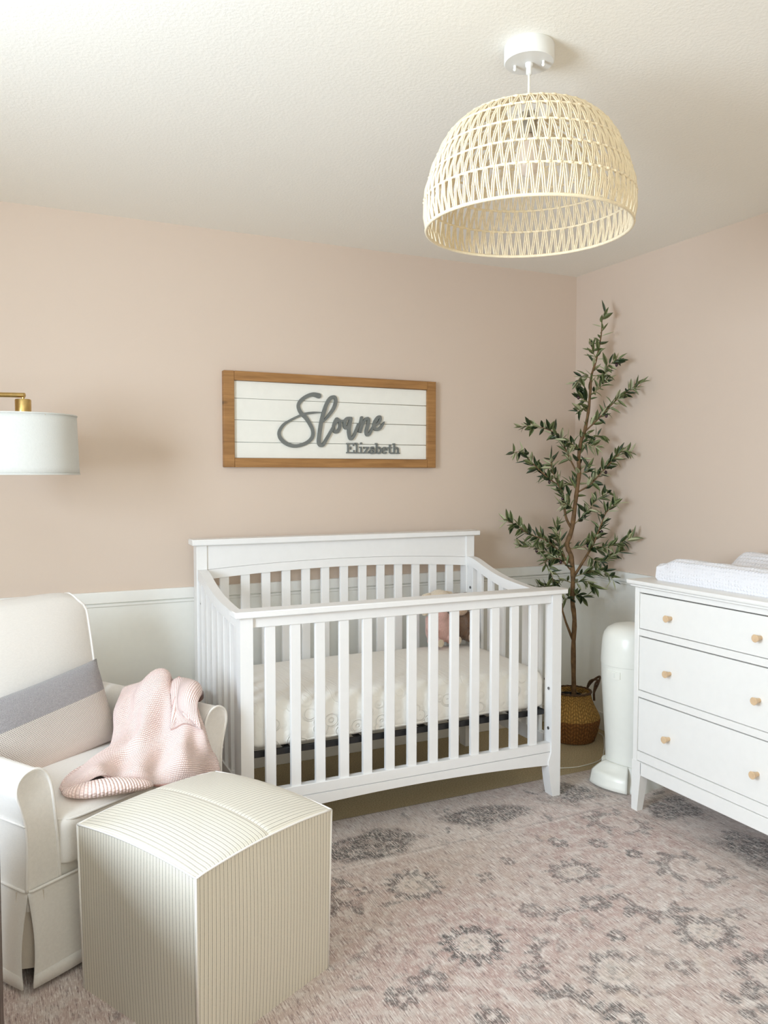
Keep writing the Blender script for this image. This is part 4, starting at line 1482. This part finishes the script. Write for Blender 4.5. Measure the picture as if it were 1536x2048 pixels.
# seat cushion
o = rbox(.528, .56, .135, .03, .022, 24, 24, 6, rt=.028).build('seat_cushion', 'linen', ch, 180)
o.location = (0, .262, .292)
for z, rr_ in ((.126, .252), (.010, .250)):
    pts = []
    for a in np.linspace(0, 2 * pi, 73)[:-1]:
        ca_, sa_ = cos(a), sin(a)
        pts.append((.262 * math.copysign(abs(ca_) ** .16, ca_), .278 * math.copysign(abs(sa_) ** .16, sa_), z))
    MB().tube(pts, .0042, 7, closed=True).build('piping', 'linen', o, 180)


# back: tilted, rounded shoulders
def backf(u, v, face):
    # u -1..1 , v 0..1 up ; face 0 front 1 rear
    hwid = .258 + .026 * v
    z = .33 + .585 * v
    shoulder = 0
    if v > .90:
        q = (v - .90) / .10
        hwid -= .034 * q ** 2.4
    z -= .010 * (abs(u) ** 8) * sm(.7, 1, v)
    x = hwid * u
    y = .475 + .125 * v ** 1.2
    puff = .035 * max(0, 1 - abs(u) ** 3) * max(0, 1 - abs(2 * v - 1) ** 4)
    if face == 0:
        return Vector((x, y - puff, z))
    return Vector((x, y + .13 - .03 * v + puff * .3, z))


mb = MB()
NU, NV = 28, 28
F0 = [[mb.bm.verts.new(backf(-1 + 2 * i / NU, j / NV, 0)) for i in range(NU + 1)] for j in range(NV + 1)]
F1 = [[mb.bm.verts.new(backf(-1 + 2 * i / NU, j / NV, 1)) for i in range(NU + 1)] for j in range(NV + 1)]
for j in range(NV):
    for i in range(NU):
        mb.bm.faces.new((F0[j][i], F0[j][i + 1], F0[j + 1][i + 1], F0[j + 1][i]))
        mb.bm.faces.new((F1[j][i], F1[j + 1][i], F1[j + 1][i + 1], F1[j][i + 1]))
NS = 8


def wall_strip(a, b):
    # rounded joining strip between front and rear borders
    lines = []
    for k in range(NS + 1):
        q = k / NS
        row = []
        for va, vb, outd in zip(a, b, outs):
            if k == 0:
                row.append(va)
            elif k == NS:
                row.append(vb)
            else:
                row.append(mb.bm.verts.new(va.co.lerp(vb.co, q) + outd * .018 * sin(pi * q)))
        lines.append(row)
    for A, B in zip(lines[:-1], lines[1:]):
        for i in range(len(A) - 1):
            mb.bm.faces.new((A[i], A[i + 1], B[i + 1], B[i]))


b0 = [F0[j][0] for j in range(NV)] + [F0[NV][i] for i in range(NU + 1)] + [F0[j][NU] for j in range(NV - 1, -1, -1)]
b1 = [F1[j][0] for j in range(NV)] + [F1[NV][i] for i in range(NU + 1)] + [F1[j][NU] for j in range(NV - 1, -1, -1)]
outs = [Vector((-1, 0, 0))] * (NV - 1) + [Vector((-.7, 0, .7))] + [Vector((0, 0, 1))] * (NU + 1) + [Vector((.7, 0, .7))] + [Vector((1, 0, 0))] * (NV - 1)
wall_strip(b0, b1)
bk_o = mb.build('backrest', 'linen', ch, 75)
for s_ in (-1, 1):
    bp_ = [Vector(backf(s_, j / NV, 0)) for j in range(6, NV + 1)] + [Vector(backf(s_, 1, 0)).lerp(Vector(backf(s_, 1, 1)), q) + Vector((0, 0, .018 * sin(pi * q))) for q in (.2, .45, .7, 1.0)]
    pipe([p + Vector((s_ * .001, -.001, .001)) for p in bp_], 'piping', .0045, bk_o)

# ---------------------------------------------------------------- lumbar pillow
t = NT('grey_and_woven_pillow').set(.95, spec=.1, sheen=.2)
tc = t.n('ShaderNodeTexCoord')
sx = t.n('ShaderNodeSeparateXYZ')
t.l(tc.outputs['UV'], sx.inputs[0])
uu, vv = sx.outputs[0], sx.outputs[1]
felt = t.ramp(t.noise(t.coord(), 240, 4, .7), [(.3, (.255, .242, .252)), (.7, (.37, .355, .365))])
row = t.math('FRACT', t.math('MULTIPLY', vv, 66))
odd = t.math('MULTIPLY', t.math('FLOOR', t.math('MULTIPLY', vv, 66)), .5)
dsh = t.math('FRACT', t.math('ADD', t.math('MULTIPLY', uu, 82), odd))
spot = t.math('MULTIPLY', t.ramp(row, [(.20, 0.), (.32, 1.), (.76, 1.), (.88, 0.)]), t.ramp(dsh, [(.08, 0.), (.18, 1.), (.76, 1.), (.86, 0.)]))
tonal = t.ramp(vv, [(.12, (.50, .36, .32)), (.33, (.22, .16, .14)), (.60, (.11, .09, .085)), (.62, (.12, .11, .105))])
wov = t.mix(t.math('MULTIPLY', spot, .88), (.74, .68, .63), tonal)
fad = t.ramp(vv, [(.10, .75), (.22, 0.)])
wov = t.mix(fad, wov, (.74, .63, .59))
gate = t.math('GREATER_THAN', vv, .635)
t.base(t.mix(gate, wov, felt))
t.bump(t.math('ADD', t.math('MULTIPLY', spot, -.7), t.noise(t.coord(), 300, 3)), .6, .002)
MT['pillow'] = t.m
plw = thing('lumbar_pillow', 'oblong grey and woven cream pillow leaning on armchair backrest', 'pillow', (0, 0, 0))
PWd, PHt = .50, .285


def pil(side):
    def f(u, v):
        a, b = 2 * u - 1, 2 * v - 1
        th = .058 * (max(0, 1 - a ** 4) ** .55) * (max(0, 1 - b ** 4) ** .55)
        x = a * PWd / 2 * (1 - .035 * (1 - b * b) * (abs(a) ** 3)) + .006 * b * a
        z = b * PHt / 2 * (1 - .05 * (1 - a * a) * abs(b) ** 3 * (-1 if False else 1))
        return (x, (-th if side else th), z)
    return f


mb = MB().grid(pil(1), 40, 28).grid(pil(0), 40, 28)
bmesh.ops.remove_doubles(mb.bm, verts=mb.bm.verts, dist=.0004)
o = mb.build('pillow_cover', 'pillow', plw, 180)
plw.matrix_world = cM @ Matrix.Translation((-.028, .400, .553 - RT)) @ Matrix.Rotation(radians(-7.5), 4, 'Y') @ Matrix.Rotation(radians(-17), 4, 'X') @ Matrix.Rotation(radians(0), 4, 'Z')

# ---------------------------------------------------------------- knitted blanket
t = NT('pink_chunky_knit').set(.95, spec=.08, sheen=.3)
tc = t.n('ShaderNodeTexCoord')
sx = t.n('ShaderNodeSeparateXYZ')
t.l(tc.outputs['UV'], sx.inputs[0])
uu, vv = sx.outputs[0], sx.outputs[1]
rowf = t.math('MULTIPLY', vv, 88)
half = t.math('MULTIPLY', t.math('FLOOR', rowf), .5)
rw = t.math('SINE', t.math('MULTIPLY', t.math('FRACT', rowf), pi))
sg_ = t.math('FRACT', t.math('ADD', t.math('MULTIPLY', uu, 76), half))
stc = t.math('SINE', t.math('MULTIPLY', sg_, pi))
hgt = t.math('MULTIPLY', t.math('POWER', rw, .7), t.math('ADD', t.math('MULTIPLY', t.math('POWER', stc, .7), .5), .5))
t.base(t.mix(t.ramp(hgt, [(.10, 1.), (.42, 0.)]), (.92, .735, .695), (.70, .42, .39)))  # shade between the stitches is painted in as a deeper pink
t.bump(hgt, .8, .0045)
MT['knit'] = t.m
bl = thing('knit_blanket', 'pink chunky knit throw blanket draped over armchair arm and seat', 'blanket', CO, CA)
BR_ = [[(.285, .375, .575), (.325, .370, .592), (.362, .310, .598), (.385, .245, .585), (.392, .170, .566)],
       [(.255, .354, .600), (.297, .326, .635), (.335, .254, .658), (.362, .205, .632), (.378, .150, .598)],
       [(.20, .335, .545), (.245, .300, .600), (.285, .205, .640), (.318, .150, .632), (.328, .085, .606)],
       [(.14, .275, .500), (.19, .235, .545), (.235, .155, .590), (.262, .085, .602), (.275, .020, .594)],
       [(.06, .220, .475), (.13, .175, .505), (.19, .105, .535), (.240, .035, .552), (.268, -.018, .535)],
       [(-.09, .190, .462), (.03, .130, .485), (.12, .055, .495), (.20, -.005, .491), (.272, -.030, .484)],
       [(-.175, .115, .455), (-.05, .062, .472), (.06, .0, .465), (.18, -.035, .450), (.298, -.034, .420)],
       [(-.190, .075, .450), (-.06, .022, .452), (.06, -.038, .420), (.19, -.048, .390), (.302, -.036, .355)]]


def bez_grid(G):
    R_, C_ = len(G), len(G[0])
    GV = [[Vector(p) for p in r] for r in G]

    def cr(p0, p1, p2, p3, u):
        return 0.5 * ((2 * p1) + (-p0 + p2) * u + (2 * p0 - 5 * p1 + 4 * p2 - p3) * u * u + (-p0 + 3 * p1 - 3 * p2 + p3) * u ** 3)

    def ev(u, v):
        x, y = u * (C_ - 1), v * (R_ - 1)
        i, j = min(int(x), C_ - 2), min(int(y), R_ - 2)
        fx_, fy_ = x - i, y - j
        rows_ = []
        for jj in (j - 1, j, j + 1, j + 2):
            jj = min(max(jj, 0), R_ - 1)
            q = [GV[jj][min(max(ii_, 0), C_ - 1)] for ii_ in (i - 1, i, i + 1, i + 2)]
            rows_.append(cr(*q, fx_))
        return cr(*rows_, fy_)
    return ev


bev = bez_grid(BR_)


def blanket(u, v):
    p = bev(u, v)
    e = .002
    du = bev(min(1, u + e), v) - bev(max(0, u - e), v)
    dv = bev(u, min(1, v + e)) - bev(u, max(0, v - e))
    n = du.cross(dv)
    n = n.normalized() if n.length > 0 else Vector((0, 0, 1))
    if n.z < 0:
        n = -n
    w = sin(pi * u) ** .5 if 0 < u < 1 else 0
    # long diagonal folds running from the arm down to the seat front
    d1 = .014 * sin(13 * (u + .35 * v) + 1.0) * (0.35 + .65 * w) + .006 * sin(31 * (u + .5 * v)) * w * sm(.1, .4, v)
    d2 = .009 * sin(24 * (u - .25 * v) + 3 * v) * sm(.15, .5, v)
    crease = -.030 * math.exp(-((u - .70 + .10 * v) / .045) ** 2) * sm(.12, .20, v) * (1 - sm(.45, .66, v))
    crease2 = -.024 * math.exp(-((u - .30 + .30 * (v - .78)) / .06) ** 2) * sm(.62, .74, v) * (1 - sm(.90, 1, v))
    roll = .016 * math.exp(-((v - .90) / .07) ** 2) * (1 - sm(.25, .5, u))
    return p + n * (d1 + d2 + crease + crease2 + roll + .010)


o = MB().grid(blanket, 90, 110).build('draped_sheet', 'knit', bl, 180)
mod_solid(o, .010, -1)
# folded-over flap lying on the outer part of the sheet
def flap(u, v):
    uu_, vv_ = .66 + .33 * u - .07 * v, .10 + .50 * v
    p = blanket(uu_, vv_)
    e = .004
    n = (blanket(uu_ + e, vv_) - blanket(uu_ - e, vv_)).cross(blanket(uu_, vv_ + e) - blanket(uu_, vv_ - e))
    n = n.normalized() if n.length > 0 else Vector((0, 0, 1))
    if n.z < 0:
        n = -n
    return p + n * (.010 + .012 * math.exp(-(u / .16) ** 2)) * sm(1.0, .82, v) * sm(0, .06, v)


o = MB().grid(flap, 40, 50).build('folded_flap', 'knit', bl, 180)
for lp in o.data.uv_layers[0].data:
    lp.uv = (lp.uv[1] * .55, lp.uv[0] * .34)
mod_solid(o, .009, -1)
# rolled lobe on the seat
LB = [(-.185, .085, .456), (-.160, .032, .462), (-.105, -.004, .462), (-.04, -.026, .452), (.02, -.042, .436)]
cl = catmull(LB, 8)
nl = len(cl)


def lobe(u, v):
    q = v * (nl - 1)
    i = min(int(q), nl - 2)
    c = cl[i].lerp(cl[i + 1], q - i)
    d = (cl[i + 1] - cl[i]).normalized()
    sd = d.cross(Vector((0, 0, 1))).normalized()
    r_ = .023 * (sin(pi * min(.98, max(.02, v))) ** .4)
    return c + sd * r_ * 1.7 * cos(2 * pi * u) + Vector((0, 0, r_ * sin(2 * pi * u)))


o = MB().grid(lobe, 24, 50).build('rolled_edge', 'knit', bl, 180)
for lp in o.data.uv_layers[0].data:
    lp.uv = (lp.uv[0] * .20, lp.uv[1] * .34)

# ================================================================== OTTOMAN
OA = radians(27.4)
ot = thing('ottoman', 'cream ticking stripe cube ottoman in front of the armchair', 'ottoman', (-2.4, -1.4715, RT), OA)
S = .235
HC = .443


def edge_top(x, y):
    # domed lid: corners at HC, mid edges a little higher, centre highest
    ux, uy = 1 - (x / S) ** 2, 1 - (y / S) ** 2
    return HC + .016 * max(ux, uy) * (1 - .0) * 1.0 * (ux + uy) / 2 * 1.3 + .034 * (max(0, ux) ** .6) * (max(0, uy) ** .6)


def rim(x, y):
    ux, uy = max(0, 1 - (x / S) ** 2), max(0, 1 - (y / S) ** 2)
    return HC + .014 * max(ux, uy)


def side_fn(axis, s_):
    def f(u, v):
        w = -S + 2 * S * u
        bow = .006 * (1 - (w / S) ** 2) * sin(pi * v)
        tap = 1 - .03 * (1 - v)
        if axis == 'x':
            z = v * rim(s_ * S, w)
            return (s_ * (S + bow) * tap, w * tap, z)
        z = v * rim(w, s_ * S)
        return (w * tap, s_ * (S + bow) * tap, z)
    return f


for axis, s_, m in (('x', -1, 'stripeY'), ('x', 1, 'stripeY'), ('y', -1, 'stripeX'), ('y', 1, 'stripeX')):
    MB().grid(side_fn(axis, s_), 24, 20).build('side_cover', m, ot, 180)


def lid(x, y):
    ux, uy = max(0, 1 - (x / S) ** 2), max(0, 1 - (y / S) ** 2)
    return rim(x, y) * 1.0 + .032 * ux ** .55 * uy ** .55 - .014 * max(ux, uy) + .014 * (max(ux, uy) if min(ux, uy) < 1e-6 else max(ux, uy))


for a, b, m in ((-S, 0, 'stripeX'), (0, S, 'stripeY')):
    def f(u, v):
        # finer sampling towards the rim
        x = a + (b - a) * u
        y = -S + 2 * S * v
        seam = -.0022 * math.exp(-((x) / .0035) ** 2)
        return (x, y, lid(x, y) + seam)
    MB().grid(f, 36, 60).build('top_cover', m, ot, 180)
for axis, s_ in (('x', -1), ('x', 1), ('y', -1), ('y', 1)):
    pts = []
    for w in np.linspace(-S, S, 21):
        x, y = (s_ * S, w) if axis == 'x' else (w, s_ * S)
        pts.append((x, y, rim(x, y)))
    MB().tube(pts, .0028, 6).build('seam', 'linen', ot, 180)
for sx_, sy_ in ((-1, -1), (1, -1), (-1, 1), (1, 1)):
    MB().tube([(sx_ * S * .97, sy_ * S * .97, .002), (sx_ * S, sy_ * S, HC)], .0030, 6).build('seam', 'linen', ot, 180)
MB().box(-S * .955, S * .955, -S * .955, S * .955, 0, .012, 0).build('underside', 'gap', ot)

# ================================================================== FLOOR LAMP
lx, ly = -2.805, -.505
lp = thing('floor_lamp', 'brass floor lamp with white drum shade behind the armchair', 'floor lamp', (-3.21, -.27, 0))
o_ = Vector((lx + 3.21, ly + .27, 0))
MB().lathe([(.0, .0005), (.125, .0005), (.128, .006), (.126, .018), (.02, .026), (.012, .034)], 40).build('base', 'brass', lp, 40)
MB().tube([(0, 0, .03), (0, 0, 1.648)], .011, 14).ball((0, 0, 1.648), .016, 14, 10).build('pole', 'brass', lp)
tip = o_ + Vector((.004, 0, 1.635))
d = (tip - Vector((0, 0, 1.648))).normalized()
MB().tube([Vector((0, 0, 1.648)), tip + d * .006], .0085, 14).build('arm', 'brass', lp)
MB().tube([o_ + Vector((.004, 0, 1.632)), o_ + Vector((.004, 0, 1.618))], .005, 10).build('swivel', 'brass', lp)
MB().lathe([(.0, 1.621), (.024, 1.621), (.0265, 1.618), (.0265, 1.535), (.024, 1.53)], 32, c=(o_.x + .004, o_.y)).build('socket_cap', 'brass', lp)
rb, rtp = .1845, .1775
sh = MB().grid(lambda u, v: ((rb + (rtp - rb) * v) * cos(2 * pi * u) + o_.x, (rb + (rtp - rb) * v) * sin(2 * pi * u) + o_.y, 1.360 + .205 * v), 72, 8, closed_u=True).build('shade', 'shade', lp, 180)
mod_solid(sh, .0025, -1)
for r_, z in ((rb, 1.3615), (rtp, 1.5645)):
    MB().tube([(o_.x + r_ * cos(2 * pi * k / 64), o_.y + r_ * sin(2 * pi * k / 64), z) for k in range(64)], .0028, 6, closed=True).build('shade_trim', 'shade', sh, 180)
mb = MB()
for k in range(3):
    a = 2 * pi * k / 3 + .9
    mb.tube([o_ + Vector((.004, 0, 1.545)), o_ + Vector((rtp * cos(a), rtp * sin(a), 1.560))], .0022, 6)
mb.build('shade_spider', 'brass', lp)
MB().ball(o_ + Vector((.004, 0, 1.475)), .028, 18, 12, sc=(1, 1, 1.25)).build('light_bulb', simple('frosted_glass_bulb', (.8, .78, .72), .3), lp, 180)

# ================================================================== SIDE TABLE, CABINET, CORD
st_ = thing('side_table', 'round dark walnut side table between armchair and crib', 'side table', (-2.302, -.395, 0))
MB().lathe([(.0, .476), (.134, .476), (.139, .479), (.139, .497), (.136, .500), (.0, .500)], 48).build('tabletop', 'walnut', st_, 40)
MB().lathe([(.118, .02), (.118, .476)], 40).build('drum', 'walnut', st_, 40)
MB().lathe([(.124, .0), (.126, .003), (.126, .02), (.122, .024)], 40).build('foot_ring', 'walnut', st_, 40)

ws = thing('cabinet', 'low dark reddish wooden cabinet cut by left edge near armchair skirt', 'cabinet', (-3.07, -1.90, RT))
MB().box(-.168, .168, -.70, .45, .555, .582, .003).build('top', 'darkwood', ws)
for sx_ in (-1, 1):
    MB().box(*sorted((sx_ * .152, sx_ * .170)), -.69, .445, .0, .555, .002).build('side_panel', 'darkwood', ws)
MB().box(-.152, .152, .425, .44, .06, .555, .001).build('back_panel', 'darkwood', ws)
MB().box(-.152, .152, -.675, .425, .06, .078, .001).build('shelf', 'darkwood', ws)
for z0, z1 in ((.08, .305), (.315, .55)):
    dr = MB().box(-.15, .15, -.692, -.675, z0, z1, .002).build('drawer', 'darkwood', ws)
    MB().ball((0, -.702, (z0 + z1) / 2), .012, 14, 10).build('knob', 'brass', dr)

cp = catmull([(-.066, -.306, .003), (-.075, -.345, .003), (-.115, -.40, .0028), (-.20, -.50, .0028), (-.30, -.60, .0028), (-.3735, -.635, .003), (-.486, -.645, .003), (-.56, -.625, .003), (-.64, -.60, .003)], 8)
tag(MB().tube(cp, .0025, 6).build('power_cord', 'cord', None, 180), 'thin white cord trailing over carpet past the basket', 'cord')
